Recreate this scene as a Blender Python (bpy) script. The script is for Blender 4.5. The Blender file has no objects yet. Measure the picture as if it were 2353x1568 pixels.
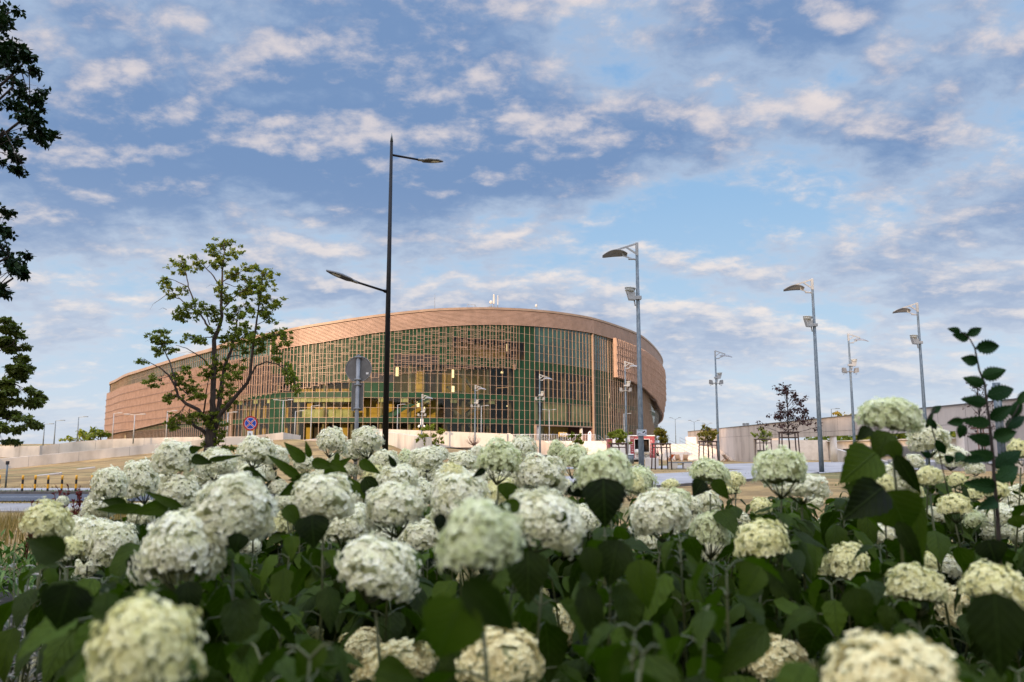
import bpy, math, random
import numpy as np
from mathutils import Vector, Matrix, noise as mnoise
R = math.radians
S = bpy.context.scene
COL = S.collection

# ------------------------------------------------------------------ camera, light, sky, exposure
F, CX, CY = 1830.0, 1176.5, 784.0            # focal length and centre in 2353-pixel-wide units of the photograph
PITCH = 7.72
CAMZ = 1.2
cam = bpy.data.cameras.new("camera")
cam.sensor_width = 36.0
cam.lens = 36.0 * F / 2353.0
cam.clip_start = 0.05
cam.clip_end = 6000
cam.dof.use_dof = True
cam.dof.focus_distance = 14.0
cam.dof.aperture_fstop = 3.6
camo = bpy.data.objects.new("camera", cam)
COL.objects.link(camo)
camo.location = (0, 0, CAMZ)
camo.rotation_euler = (R(90 + PITCH), 0, 0)
S.camera = camo

SUN_EL, SUN_DIR = 7.0, (-0.45, -0.89)          # direction towards the sun in plan
sl = math.hypot(*SUN_DIR)
sd = Vector((SUN_DIR[0] / sl * math.cos(R(SUN_EL)), SUN_DIR[1] / sl * math.cos(R(SUN_EL)), math.sin(R(SUN_EL))))
sun = bpy.data.lights.new("sun", 'SUN')
sun.energy = 3.9
sun.angle = R(0.6)
sun.color = (1.0, 0.69, 0.44)
suno = bpy.data.objects.new("sun", sun)
COL.objects.link(suno)
suno.rotation_euler = sd.to_track_quat('Z', 'Y').to_euler()

S.view_settings.view_transform = 'Standard'
S.view_settings.look = 'None'
S.view_settings.exposure = 0.32
S.view_settings.gamma = 1.0
S.cycles.max_bounces = 8
S.cycles.transparent_max_bounces = 16
S.cycles.diffuse_bounces = 4
S.cycles.use_denoising = True
S.cycles.caustics_reflective = False
S.cycles.caustics_refractive = False

class NT:
    def __init__(s, tree):
        s.t = tree; s.n = tree.nodes; s.l = tree.links
    def node(s, typ, **kw):
        nd = s.n.new(typ)
        for k, v in kw.items():
            setattr(nd, k, v)
        return nd
    def set(s, sock, v):
        if isinstance(v, bpy.types.NodeSocket): s.l.new(v, sock)
        elif v is not None:
            if hasattr(sock, 'default_value') and not isinstance(v, (int, float)) and len(sock.default_value) == 4 and len(v) == 3:
                v = (*v, 1)
            sock.default_value = v
    def math(s, op, a, b=None, c=None, clamp=False):
        nd = s.node('ShaderNodeMath', operation=op, use_clamp=clamp)
        s.set(nd.inputs[0], a)
        if b is not None: s.set(nd.inputs[1], b)
        if c is not None: s.set(nd.inputs[2], c)
        return nd.outputs[0]
    def vmath(s, op, a, b=None):
        nd = s.node('ShaderNodeVectorMath', operation=op)
        s.set(nd.inputs[0], a)
        if b is not None: s.set(nd.inputs[1], b)
        return nd.outputs['Value'] if op in ('DOT_PRODUCT', 'LENGTH') else nd.outputs[0]
    def mix(s, fac, a, b, mode='MIX'):
        nd = s.node('ShaderNodeMix', data_type='RGBA', blend_type=mode)
        s.set(nd.inputs[0], fac); s.set(nd.inputs[6], a); s.set(nd.inputs[7], b)
        return nd.outputs[2]
    def smooth(s, v, lo, hi, a=0.0, b=1.0):
        nd = s.node('ShaderNodeMapRange', interpolation_type='SMOOTHSTEP')
        s.set(nd.inputs[0], v)
        nd.inputs[1].default_value = lo; nd.inputs[2].default_value = hi
        nd.inputs[3].default_value = a; nd.inputs[4].default_value = b
        return nd.outputs[0]
    def noise(s, vec, scale, detail=4, rough=0.5, dist=0.0):
        nd = s.node('ShaderNodeTexNoise')
        if vec is not None: s.set(nd.inputs['Vector'], vec)
        nd.inputs['Scale'].default_value = scale; nd.inputs['Detail'].default_value = detail
        nd.inputs['Roughness'].default_value = rough; nd.inputs['Distortion'].default_value = dist
        return nd.outputs[0]
    def ramp(s, v, stops):
        nd = s.node('ShaderNodeValToRGB')
        cr = nd.color_ramp
        while len(cr.elements) < len(stops): cr.elements.new(0.5)
        for e, (p, c) in zip(cr.elements, stops):
            e.position = p; e.color = (*c, 1)
        s.set(nd.inputs[0], v)
        return nd.outputs[0]

def ray(px, py):
    u = (px - CX) / F; v = (CY - py) / F; p = R(PITCH)
    return Vector((u, math.cos(p) - v * math.sin(p), math.sin(p) + v * math.cos(p)))
def at(px, py, Y):
    d = ray(px, py); k = Y / d.y
    return Vector((d.x * k, Y, CAMZ + d.z * k))
def gnd(px, py, z=0.0):
    d = ray(px, py); k = (z - CAMZ) / d.z
    return Vector((d.x * k, d.y * k, z))
def lin(r, g, b):
    f = lambda c: (c / 255 / 12.92) if c / 255 <= 0.04045 else ((c / 255 + 0.055) / 1.055) ** 2.4
    return (f(r), f(g), f(b))

def build_world():
    w = bpy.data.worlds.new("World"); S.world = w; w.use_nodes = True
    t = NT(w.node_tree); t.n.clear()
    out = t.node('ShaderNodeOutputWorld'); bg = t.node('ShaderNodeBackground')
    t.l.new(bg.outputs[0], out.inputs[0])
    tc = t.node('ShaderNodeTexCoord'); d = tc.outputs['Generated']
    sep = t.node('ShaderNodeSeparateXYZ'); t.l.new(d, sep.inputs[0])
    X, Y, Z = sep.outputs
    sky = t.node('ShaderNodeTexSky', sky_type='NISHITA')
    sky.sun_disc = False; sky.sun_elevation = R(SUN_EL)
    sky.sun_rotation = math.atan2(SUN_DIR[0], SUN_DIR[1])
    sky.air_density = 1.0; sky.dust_density = 1.0; sky.ozone_density = 2.0
    base = t.mix(1.0, sky.outputs[0], (0.10, 0.10, 0.10), 'MULTIPLY')
    zz = t.math('MAXIMUM', Z, 0.0)
    grad = t.ramp(zz, [(0.0, lin(226, 232, 240)), (0.06, lin(213, 228, 243)), (0.16, lin(190, 217, 240)), (0.30, lin(160, 198, 234)), (0.5, lin(136, 180, 226)), (1.0, lin(80, 135, 205))])
    clear = t.mix(0.88, base, grad)
    # cloud layer: direction projected on a plane overhead
    den = t.math('ADD', zz, 0.30)
    px = t.math('DIVIDE', X, den); py = t.math('DIVIDE', Y, den)
    def pos(ox, oy, k=1.0):
        c = t.node('ShaderNodeCombineXYZ')
        t.set(c.inputs[0], t.math('ADD', px, ox)); t.set(c.inputs[1], t.math('ADD', t.math('MULTIPLY', py, k), oy))
        c.inputs[2].default_value = 5.2
        return c.outputs[0]
    def dens(ox, oy):
        a = t.noise(pos(ox, oy, 1.7), 1.6, 2, 0.5, 0.0)
        b = t.noise(pos(ox, oy, 1.25), 4.9, 3, 0.5, 0.2)
        c = t.noise(pos(ox, oy, 1.15), 15.0, 6, 0.62, 0.2)
        return t.math('ADD', t.math('ADD', t.math('MULTIPLY', a, 0.45), t.math('MULTIPLY', b, 0.33)), t.math('MULTIPLY', c, 0.22))
    d0 = dens(0, 0)
    d1 = dens(0.01, -0.07)
    # broad banks and gaps of the afternoon's sky
    def blob(pxx, pyy, rad, amt, ax=1.0):
        v = ray(pxx, pyy).normalized()
        dx = t.math('MULTIPLY', t.math('SUBTRACT', X, v.x), ax); dy = t.math('SUBTRACT', Y, v.y); dz = t.math('SUBTRACT', Z, v.z)
        q = t.math('SQRT', t.math('ADD', t.math('ADD', t.math('MULTIPLY', dx, dx), t.math('MULTIPLY', dy, dy)), t.math('MULTIPLY', dz, dz)))
        return t.smooth(q, 0.0, rad, amt, 0.0)
    adj = None
    for b in [(1640, 430, 0.12, -0.09, 0.5), (300, 190, 0.14, -0.015, 0.55), (1500, 130, 0.12, -0.06, 0.6), (1150, 290, 0.16, 0.09, 0.36), (1400, 330, 0.10, 0.06, 0.4), (180, 330, 0.08, 0.05, 0.5),
              (550, 440, 0.15, 0.08, 0.4), (1750, 640, 0.13, 0.05, 0.5), (2150, 420, 0.16, 0.07, 0.7), (1000, 20, 0.12, 0.05, 0.5), (1850, 90, 0.13, 0.07, 0.5), (700, 590, 0.06, -0.05, 0.4), (1900, 500, .07, -.06, .5)]:
        bb = blob(*b); adj = bb if adj is None else t.math('ADD', adj, bb)
    dd = t.math('ADD', d0, adj)
    mask = t.smooth(dd, 0.39, 0.505)
    hz = t.smooth(Z, 0.02, 0.14)
    mask = t.math('MULTIPLY', mask, t.math('ADD', t.math('MULTIPLY', hz, 0.45), 0.50))
    edge = t.smooth(t.math('SUBTRACT', d0, d1), -0.02, 0.12)
    thick = t.smooth(dd, 0.43, 0.60)
    lit = t.math('MULTIPLY', edge, t.math('SUBTRACT', 1.0, t.math('MULTIPLY', thick, 0.30)))
    shade = t.mix(t.smooth(Z, 0.03, 0.35), lin(184, 196, 216), lin(120, 148, 188))
    mid = t.mix(t.smooth(Z, 0.03, 0.4), lin(214, 220, 230), lin(182, 197, 218))
    body = t.mix(thick, mid, shade)
    light = t.mix(t.smooth(Z, 0.04, 0.4), lin(255, 243, 232), lin(252, 234, 222))
    cc = t.mix(lit, body, light)
    col = t.mix(mask, clear, cc)
    # towards the low sun behind the camera the sky is much brighter and warmer
    cs = t.vmath('DOT_PRODUCT', d, tuple(sd))
    glow = t.smooth(cs, -0.1, 1.0); over = t.smooth(Z, 0.56, 0.85)  # over: overhead boost added out of view to brighten the foreground
    col2 = t.mix(t.math('MULTIPLY', glow, 0.55), col, (1.0, 0.80, 0.62))
    col2 = t.mix(1.0, col2, (0.775, 0.795, 0.82), 'MULTIPLY')
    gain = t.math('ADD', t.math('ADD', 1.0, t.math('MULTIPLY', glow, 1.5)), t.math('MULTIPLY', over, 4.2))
    below = t.smooth(Z, -0.06, -0.02)
    fin = t.mix(below, (0.16, 0.15, 0.13), col2)
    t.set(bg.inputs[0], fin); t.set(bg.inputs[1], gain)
build_world()

# ------------------------------------------------------------------ materials
MATS = {}
def pm(name, c1, c2=None, scale=4.0, rough=0.6, metal=0.0, bump=0.0, bscale=None, coat=0.0, spec=0.5, stretch=(1, 1, 1), detail=5, coords='Object', lo=0.35, hi=0.65):
    m = bpy.data.materials.new(name); m.use_nodes = True
    t = NT(m.node_tree); b = t.n['Principled BSDF']
    tc = t.node('ShaderNodeTexCoord'); mp = t.node('ShaderNodeMapping'); mp.inputs['Scale'].default_value = stretch
    t.l.new(tc.outputs[coords], mp.inputs[0])
    if c2 is not None:
        n = t.noise(mp.outputs[0], scale, detail, 0.6)
        t.set(b.inputs['Base Color'], t.mix(t.smooth(n, lo, hi), c1, c2))
    else:
        b.inputs['Base Color'].default_value = (*c1, 1)
    b.inputs['Roughness'].default_value = rough; b.inputs['Metallic'].default_value = metal
    b.inputs['Coat Weight'].default_value = coat
    b.inputs['Specular IOR Level'].default_value = spec
    if bump:
        n2 = t.noise(mp.outputs[0], bscale or scale * 4, 5, 0.6)
        bp = t.node('ShaderNodeBump'); bp.inputs['Strength'].default_value = bump; bp.inputs['Distance'].default_value = 0.02
        t.l.new(n2, bp.inputs['Height']); t.l.new(bp.outputs[0], b.inputs['Normal'])
    MATS[name] = m
    return m

def leafmat(name, c_dark, c_light, c_alt=None, trans=0.25, rough=0.6, veins=True, tcol=None, spec=0.11):
    m = bpy.data.materials.new(name); m.use_nodes = True
    t = NT(m.node_tree); b = t.n['Principled BSDF']; out = t.n['Material Output']
    at_ = t.node('ShaderNodeAttribute', attribute_name='var')
    tco = t.node('ShaderNodeTexCoord'); nb = t.noise(tco.outputs['Object'], 14.0 if veins else 3.0, 5, 0.65)
    fac = t.math('ADD', at_.outputs['Fac'], t.math('MULTIPLY', t.math('SUBTRACT', nb, 0.5), 0.7 if veins else 0.3), clamp=True)
    col = t.mix(fac, c_dark, c_light)
    if veins:
        uv = t.node('ShaderNodeTexCoord'); sp = t.node('ShaderNodeSeparateXYZ'); t.l.new(uv.outputs['UV'], sp.inputs[0])
        a = t.math('ABSOLUTE', t.math('SUBTRACT', sp.outputs[0], 0.5))
        w = t.math('FRACT', t.math('MULTIPLY', t.math('SUBTRACT', sp.outputs[1], t.math('MULTIPLY', a, 0.75)), 7.0))
        v1 = t.smooth(t.math('ABSOLUTE', t.math('SUBTRACT', w, 0.5)), 0.0, 0.10, 1.0, 0.0)
        v2 = t.smooth(a, 0.0, 0.025, 1.0, 0.0)
        vv = t.math('MAXIMUM', t.math('MULTIPLY', v1, 0.5), v2)
        col = t.mix(t.math('MULTIPLY', vv, 0.42), col, c_alt or c_light)
        n = t.noise(uv.outputs['Object'], 30, 4)
        bp = t.node('ShaderNodeBump'); bp.inputs['Strength'].default_value = 0.8; bp.inputs['Distance'].default_value = 0.004
        t.set(bp.inputs['Height'], t.math('SUBTRACT', n, vv)); t.l.new(bp.outputs[0], b.inputs['Normal'])
    t.set(b.inputs['Base Color'], col); b.inputs['Roughness'].default_value = rough
    b.inputs['Specular IOR Level'].default_value = spec
    tr = t.node('ShaderNodeBsdfTranslucent')
    t.set(tr.inputs[0], t.mix(1.0, col, tcol or (1.0, 1.3, 0.4), 'MULTIPLY'))
    mx = t.node('ShaderNodeMixShader'); mx.inputs[0].default_value = trans
    t.l.new(b.outputs[0], mx.inputs[1]); t.l.new(tr.outputs[0], mx.inputs[2]); t.l.new(mx.outputs[0], out.inputs[0])
    MATS[name] = m
    return m

leafmat('hydrangea_leaf', (0.0035, 0.007, 0.0015), (0.054, 0.090, 0.005), (0.08, 0.12, 0.03), trans=0.30)
leafmat('shoot_leaf', (0.010, 0.036, 0.010), (0.03, 0.075, 0.016), (0.05, 0.11, 0.03), trans=0.12)
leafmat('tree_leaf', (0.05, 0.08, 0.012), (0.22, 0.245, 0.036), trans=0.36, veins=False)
leafmat('edge_leaf', (0.022, 0.038, 0.009), (0.12, 0.14, 0.024), trans=0.25, veins=False)
leafmat('dark_leaf', (0.006, 0.016, 0.005), (0.018, 0.042, 0.010), trans=0.10, veins=False)
leafmat('autumn_leaf', (0.10, 0.13, 0.018), (0.33, 0.20, 0.03), trans=0.30, veins=False)
leafmat('yellow_leaf', (0.13, 0.17, 0.02), (0.30, 0.30, 0.04), trans=0.30, veins=False)
leafmat('purple_leaf', (0.028, 0.012, 0.012), (0.085, 0.040, 0.034), trans=0.12, veins=False, tcol=(1.3, .7, .6))
leafmat('hosta_leaf', (0.02, 0.045, 0.018), (0.52, 0.44, 0.40), trans=0.10, veins=False)
leafmat('red_stalk', (0.07, 0.012, 0.012), (0.20, 0.035, 0.030), trans=0.1, veins=False)
leafmat('dry_grass', (0.12, 0.10, 0.03), (0.40, 0.27, 0.12), trans=0.2, veins=False)
leafmat('weed', (0.04, 0.09, 0.02), (0.14, 0.20, 0.05), trans=0.2, veins=False)
leafmat('ivory_petal', (0.98, 0.95, 0.82), (0.64, 0.64, 0.24), trans=0.30, rough=0.6, veins=False, tcol=(1, 1, .93), spec=0.2)
leafmat('cream_petal', (0.96, 0.92, 0.60), (0.60, 0.56, 0.14), trans=0.30, rough=0.6, veins=False, tcol=(1, 1, .85), spec=0.2)
leafmat('green_petal', (0.90, 0.91, 0.70), (0.50, 0.56, 0.12), trans=0.30, rough=0.6, veins=False, tcol=(1, 1, .85), spec=0.2)
leafmat('faded_petal', (0.96, 0.90, 0.56), (0.50, 0.34, 0.07), trans=0.20, rough=0.7, veins=False, tcol=(1, 1, .85), spec=0.2)
pm('head_core', (0.22, 0.23, 0.09), (0.40, 0.41, 0.22), 25, 0.8)
pm('stem_green', (0.035, 0.048, 0.010), (0.085, 0.09, 0.025), 12, 0.55)
pm('bark', (0.020, 0.014, 0.011), (0.055, 0.038, 0.028), 7, 0.9, bump=0.8, bscale=30, stretch=(1, 1, .3))
pm('soil', (0.025, 0.018, 0.012), (0.06, 0.045, 0.03), 8, 0.95, bump=0.5)
pm('dry_lawn', (0.19, 0.125, 0.045), (0.36, 0.25, 0.11), 0.55, 0.95, bump=0.8, bscale=9, detail=8)
pm('pale_metal', (0.26, 0.28, 0.30), (0.33, 0.35, 0.37), 5, 0.45)
pm('tan_metal', (0.38, 0.25, 0.18), (0.46, 0.305, 0.225), 0.5, 0.45, metal=0.05)
pm('dark_rail', (0.16, 0.11, 0.085), (0.22, 0.15, 0.12), 0.5, 0.5)
pm('tan_fin', (0.32, 0.20, 0.138), (0.40, 0.255, 0.18), 0.7, 0.42, metal=0.05)
pm('mullion_metal', (0.30, 0.21, 0.15), (0.37, 0.26, 0.185), 0.7, 0.45, metal=0.05)
pm('roof_sheet', (0.20, 0.19, 0.19), (0.26, 0.25, 0.25), 1, 0.6)
pm('green_panel', (0.008, 0.036, 0.016), (0.012, 0.050, 0.023), 0.6, 0.5, spec=0.18)
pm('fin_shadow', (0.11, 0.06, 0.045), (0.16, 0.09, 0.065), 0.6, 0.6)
pm('dark_panel', (0.010, 0.012, 0.014), None, rough=0.5)
pm('ochre_wall', (0.40, 0.27, 0.06), (0.54, 0.37, 0.09), 0.3, 0.7)
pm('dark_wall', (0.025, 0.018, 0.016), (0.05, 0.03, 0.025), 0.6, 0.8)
pm('blind', (0.34, 0.36, 0.20), (0.48, 0.50, 0.31), 0.5, 0.8)
pm('slab', (0.20, 0.18, 0.13), (0.26, 0.24, 0.18), 0.5, 0.8)
pm('concrete', (0.40, 0.36, 0.31), (0.60, 0.55, 0.485), 0.5, 0.85, bump=0.35, bscale=12, detail=10, stretch=(1, 1, .35), lo=.25, hi=.6)
pm('concrete_dark', (0.36, 0.305, 0.265), (0.50, 0.43, 0.375), 0.55, 0.85, bump=0.3, bscale=12, detail=10, stretch=(1, 1, .35), lo=.3, hi=.6)
pm('paving', (0.27, 0.25, 0.235), (0.37, 0.345, 0.33), 0.5, 0.8, bump=0.3, bscale=20)
pm('asphalt', (0.045, 0.05, 0.06), (0.07, 0.075, 0.085), 3, 0.85, bump=0.3)
pm('road_paint', (0.55, 0.55, 0.55), (0.7, 0.7, 0.7), 8, 0.7)
pm('kerb_stone', (0.10, 0.09, 0.085), (0.15, 0.135, 0.125), 4, 0.9)
pm('black_paint', (0.006, 0.006, 0.007), (0.010, 0.010, 0.011), 3, 0.5, spec=0.2)
pm('antenna_white', (0.42, 0.40, 0.36), (0.48, 0.46, 0.42), 3, 0.6)
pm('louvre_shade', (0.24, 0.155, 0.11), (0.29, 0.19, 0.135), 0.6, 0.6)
pm('grey_paint', (0.16, 0.17, 0.18), (0.22, 0.23, 0.24), 5, 0.4)
pm('galvanised', (0.085, 0.11, 0.125), (0.15, 0.18, 0.20), 9, 0.5, metal=0.3, stretch=(1, 1, .5))
pm('white_paint', (0.70, 0.70, 0.69), (0.76, 0.75, 0.74), 3, 0.45)
pm('reflector_grey', (0.16, 0.16, 0.165), (0.21, 0.21, 0.21), 4, 0.5)
pm('lamp_glass', (0.35, 0.37, 0.36), None, rough=0.15)
pm('sign_back', (0.15, 0.15, 0.155), (0.19, 0.19, 0.195), 6, 0.45, metal=0.4)
pm('sign_red', (0.42, 0.012, 0.018), None, rough=0.35)
pm('sign_blue', (0.012, 0.055, 0.36), None, rough=0.35)
pm('sign_white', (0.72, 0.73, 0.74), None, rough=0.4)
pm('sign_grey', (0.45, 0.49, 0.55), None, rough=0.4)
pm('ink_black', (0.012, 0.012, 0.014), None, rough=0.5)
pm('ink_green', (0.02, 0.20, 0.14), None, rough=0.5)
pm('yellow_paint', (0.78, 0.36, 0.012), (0.85, 0.42, 0.02), 6, 0.5)
pm('truck_red', (0.27, 0.05, 0.065), (0.32, 0.065, 0.08), 2, 0.4)
pm('truck_white', (0.66, 0.66, 0.67), (0.73, 0.73, 0.73), 1, 0.4)
pm('dark_inside', (0.012, 0.010, 0.009), (0.04, 0.03, 0.025), 2, 0.8)
pm('orange_cloth', (0.75, 0.17, 0.03), None, rough=0.8)
pm('grey_cloth', (0.38, 0.32, 0.31), None, rough=0.8)
pm('beech_wood', (0.42, 0.22, 0.10), None, rough=0.6)
pm('stake_wood', (0.055, 0.032, 0.025), (0.10, 0.06, 0.045), 8, 0.8)
pm('stake_red', (0.16, 0.075, 0.055), (0.22, 0.11, 0.08), 8, 0.8)
pm('louvre_blue', (0.20, 0.23, 0.28), None, rough=0.5)
pm('stair_stone', (0.66, 0.58, 0.50), (0.76, 0.68, 0.60), 1.2, 0.8)
pm('brick_cream', (0.60, 0.52, 0.45), (0.72, 0.63, 0.55), 3, 0.8)
pm('steel_rail', (0.35, 0.36, 0.37), None, rough=0.4, metal=0.6)
pm('skin', (0.48, 0.28, 0.19), None, rough=0.6)
pm('hair', (0.02, 0.013, 0.01), None, rough=0.7)
pm('cloth_white', (0.6, 0.6, 0.62), None, rough=0.9)
pm('cloth_black', (0.015, 0.015, 0.02), None, rough=0.9)
pm('cloth_pink', (0.62, 0.36, 0.33), None, rough=0.9)
pm('shoe', (0.05, 0.05, 0.06), None, rough=0.7)
pm('lit_yellow', (0.75, 0.45, 0.08), None, rough=0.5)
def lampglow():
    m = bpy.data.materials.new('window_lamp'); m.use_nodes = True
    b = m.node_tree.nodes['Principled BSDF']; b.inputs['Emission Color'].default_value = (1, 0.75, 0.4, 1); b.inputs['Emission Strength'].default_value = 1.4
    MATS['window_lamp'] = m
lampglow()
def glassmat(name, tint, refl, op=0.0):
    m = bpy.data.materials.new(name); m.use_nodes = True
    t = NT(m.node_tree); t.n.remove(t.n['Principled BSDF']); out = t.n['Material Output']
    tr = t.node('ShaderNodeBsdfTransparent'); tr.inputs[0].default_value = (*tint, 1)
    gl = t.node('ShaderNodeBsdfGlossy'); gl.inputs['Roughness'].default_value = 0.03; gl.inputs[0].default_value = (0.85, 0.9, 0.85, 1)
    fr = t.node('ShaderNodeFresnel'); fr.inputs[0].default_value = 1.5
    tc = t.node('ShaderNodeTexCoord'); n = t.noise(tc.outputs['Object'], 0.25, 2)
    bp = t.node('ShaderNodeBump'); bp.inputs['Strength'].default_value = 0.12; bp.inputs['Distance'].default_value = 0.3
    t.l.new(n, bp.inputs['Height']); t.l.new(bp.outputs[0], gl.inputs['Normal'])
    mx = t.node('ShaderNodeMixShader')
    t.set(mx.inputs[0], t.math('ADD', t.math('MULTIPLY', fr.outputs[0], 0.7), refl, clamp=True))
    t.l.new(tr.outputs[0], mx.inputs[1]); t.l.new(gl.outputs[0], mx.inputs[2])
    t.l.new(mx.outputs[0], out.inputs[0])
    MATS[name] = m
glassmat('clear_glass', (0.80, 0.82, 0.66), 0.0)
pm('green_glass', (0.008, 0.032, 0.020), (0.020, 0.070, 0.045), 0.22, 0.10, spec=0.75, detail=2, lo=.4, hi=.6)

# ------------------------------------------------------------------ mesh building
def frame_of(d):
    d = d.normalized()
    a = Vector((0, 0, 1)) if abs(d.z) < 0.95 else Vector((1, 0, 0))
    x = d.cross(a).normalized(); y = x.cross(d).normalized()
    return x, y
class MB:
    N = None
    def __init__(s):
        s.v = []; s.f = []; s.m = []; s.uv = []; s.var = []; s.k = 0; s.vv = 0.0; s.sm = []
    def add(s, vs, fs, mi=0, uvs=None, var=None, smooth=False):
        o = len(s.v)
        s.v.extend([tuple(p) for p in vs])
        s.uv.extend(uvs if uvs else [(0.5, 0.5)] * len(vs))
        s.var.extend(var if var is not None and hasattr(var, '__len__') else [s.vv if var is None else var] * len(vs))
        for f in fs:
            s.f.append(tuple(i + o for i in f)); s.m.append(mi); s.sm.append(smooth)
    def quad(s, a, b, c, d, mi=0):
        s.add([a, b, c, d], [(0, 1, 2, 3)], mi)
    def box(s, c, size, rz=0.0, mi=0, bev=0.0):
        x, y, z = size[0] / 2, size[1] / 2, size[2] / 2
        ca, sa = math.cos(rz), math.sin(rz)
        def T(px, py, pz): return (c[0] + px * ca - py * sa, c[1] + px * sa + py * ca, c[2] + pz)
        if bev > 0:
            b = bev; vs = []
            for (zz, i) in ((-z, b), (-z + b, 0), (z - b, 0), (z, b)):
                xx, yy = x - i, y - i
                for (qx, qy) in ((-xx, -yy + (0 if i else b)), (-xx + (0 if i else b), -yy), (xx - (0 if i else b), -yy), (xx, -yy + (0 if i else b)), (xx, yy - (0 if i else b)), (xx - (0 if i else b), yy), (-xx + (0 if i else b), yy), (-xx, yy - (0 if i else b))):
                    vs.append(T(qx, qy, zz))
            fs = [tuple(range(7, -1, -1)), tuple(range(24, 32))]
            for l in range(3):
                for k in range(8):
                    fs.append((l * 8 + k, l * 8 + (k + 1) % 8, l * 8 + 8 + (k + 1) % 8, l * 8 + 8 + k))
            s.add(vs, fs, mi); return
        vs = [T(-x, -y, -z), T(x, -y, -z), T(x, y, -z), T(-x, y, -z), T(-x, -y, z), T(x, -y, z), T(x, y, z), T(-x, y, z)]
        s.add(vs, [(0, 3, 2, 1), (4, 5, 6, 7), (0, 1, 5, 4), (1, 2, 6, 5), (2, 3, 7, 6), (3, 0, 4, 7)], mi)
    def prism(s, pts, z0, z1, mi=0):
        n = len(pts)
        vs = [(p[0], p[1], z0) for p in pts] + [(p[0], p[1], z1) for p in pts]
        s.add(vs, [tuple(range(n - 1, -1, -1)), tuple(range(n, 2 * n))] + [(i, (i + 1) % n, n + (i + 1) % n, n + i) for i in range(n)], mi)
    def extrude(s, pts, off, mi=0):
        off = Vector(off); n = len(pts)
        vs = [Vector(p) for p in pts] + [Vector(p) + off for p in pts]
        s.add(vs, [tuple(range(n - 1, -1, -1)), tuple(range(n, 2 * n))] + [(i, (i + 1) % n, n + (i + 1) % n, n + i) for i in range(n)], mi)
    def beam(s, a, b, w, h=None, mi=0):
        a = Vector(a); b = Vector(b); h = h or w
        d = b - a
        if d.length < 1e-6: return
        x, y = frame_of(d)
        if MB.N is not None and abs(d.z) > .9 * d.length: y = Vector((MB.N[0], MB.N[1], 0)).normalized(); x = Vector((-y.y, y.x, 0))
        x = x * w / 2; y = y * h / 2
        vs = [a - x - y, a + x - y, a + x + y, a - x + y, b - x - y, b + x - y, b + x + y, b - x + y]
        s.add(vs, [(0, 3, 2, 1), (4, 5, 6, 7), (0, 1, 5, 4), (1, 2, 6, 5), (2, 3, 7, 6), (3, 0, 4, 7)], mi)
    def tube(s, pts, radii, n=8, mi=0, cap=True, var=None):
        pts = [Vector(p) for p in pts]
        if not hasattr(radii, '__len__'): radii = [radii] * len(pts)
        vs = []
        px = None
        for i, p in enumerate(pts):
            d = (pts[min(i + 1, len(pts) - 1)] - pts[max(i - 1, 0)])
            if d.length < 1e-9: d = Vector((0, 0, 1))
            d.normalize()
            if px is None: px, _ = frame_of(d)
            px = (px - d * px.dot(d))
            if px.length < 1e-6: px, _ = frame_of(d)
            px.normalize(); py = d.cross(px)
            for k in range(n):
                a = 2 * math.pi * k / n
                vs.append(p + (px * math.cos(a) + py * math.sin(a)) * radii[i])
        fs = []
        for i in range(len(pts) - 1):
            for k in range(n):
                fs.append((i * n + k, i * n + (k + 1) % n, (i + 1) * n + (k + 1) % n, (i + 1) * n + k))
        if cap:
            fs.append(tuple(range(n - 1, -1, -1))); fs.append(tuple(range((len(pts) - 1) * n, len(pts) * n)))
        s.add(vs, fs, mi, smooth=True, var=var)
    def ellipsoid(s, c, r, nu=12, nv=8, mi=0, M=None, noisef=None):
        vs = []; c = Vector(c)
        for j in range(nv + 1):
            ph = math.pi * j / nv
            for i in range(nu):
                th = 2 * math.pi * i / nu
                p = Vector((math.sin(ph) * math.cos(th) * r[0], math.sin(ph) * math.sin(th) * r[1], math.cos(ph) * r[2]))
                if noisef: p *= noisef(p)
                if M: p = M @ p
                vs.append(c + p)
        fs = []
        for j in range(nv):
            for i in range(nu):
                fs.append((j * nu + i, (j + 1) * nu + i, (j + 1) * nu + (i + 1) % nu, j * nu + (i + 1) % nu))
        s.add(vs, fs, mi, smooth=True)
    def build(s, name, mats, parent=None, off=None, smooth=None):
        me = bpy.data.meshes.new(name)
        v = s.v
        if off is not None:
            v = [(p[0] - off[0], p[1] - off[1], p[2] - off[2]) for p in v]
        me.from_pydata(v, [], s.f)
        if not isinstance(mats, (list, tuple)): mats = [mats]
        for m in mats: me.materials.append(MATS[m])
        if len(mats) > 1: me.polygons.foreach_set('material_index', s.m)
        sm = s.sm if smooth is None else [smooth] * len(s.f)
        me.polygons.foreach_set('use_smooth', sm)
        if any(s.var):
            a = me.attributes.new('var', 'FLOAT', 'POINT'); a.data.foreach_set('value', s.var)
        if any(u != (0.5, 0.5) for u in s.uv[:200]):
            ul = me.uv_layers.new(name='UVMap')
            li = np.empty(len(me.loops), dtype=np.int32); me.loops.foreach_get('vertex_index', li)
            ul.data.foreach_set('uv', np.array(s.uv, dtype=np.float32)[li].ravel())
        me.update()
        o = bpy.data.objects.new(name, me); COL.objects.link(o)
        if parent: o.parent = parent
        return o

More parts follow.
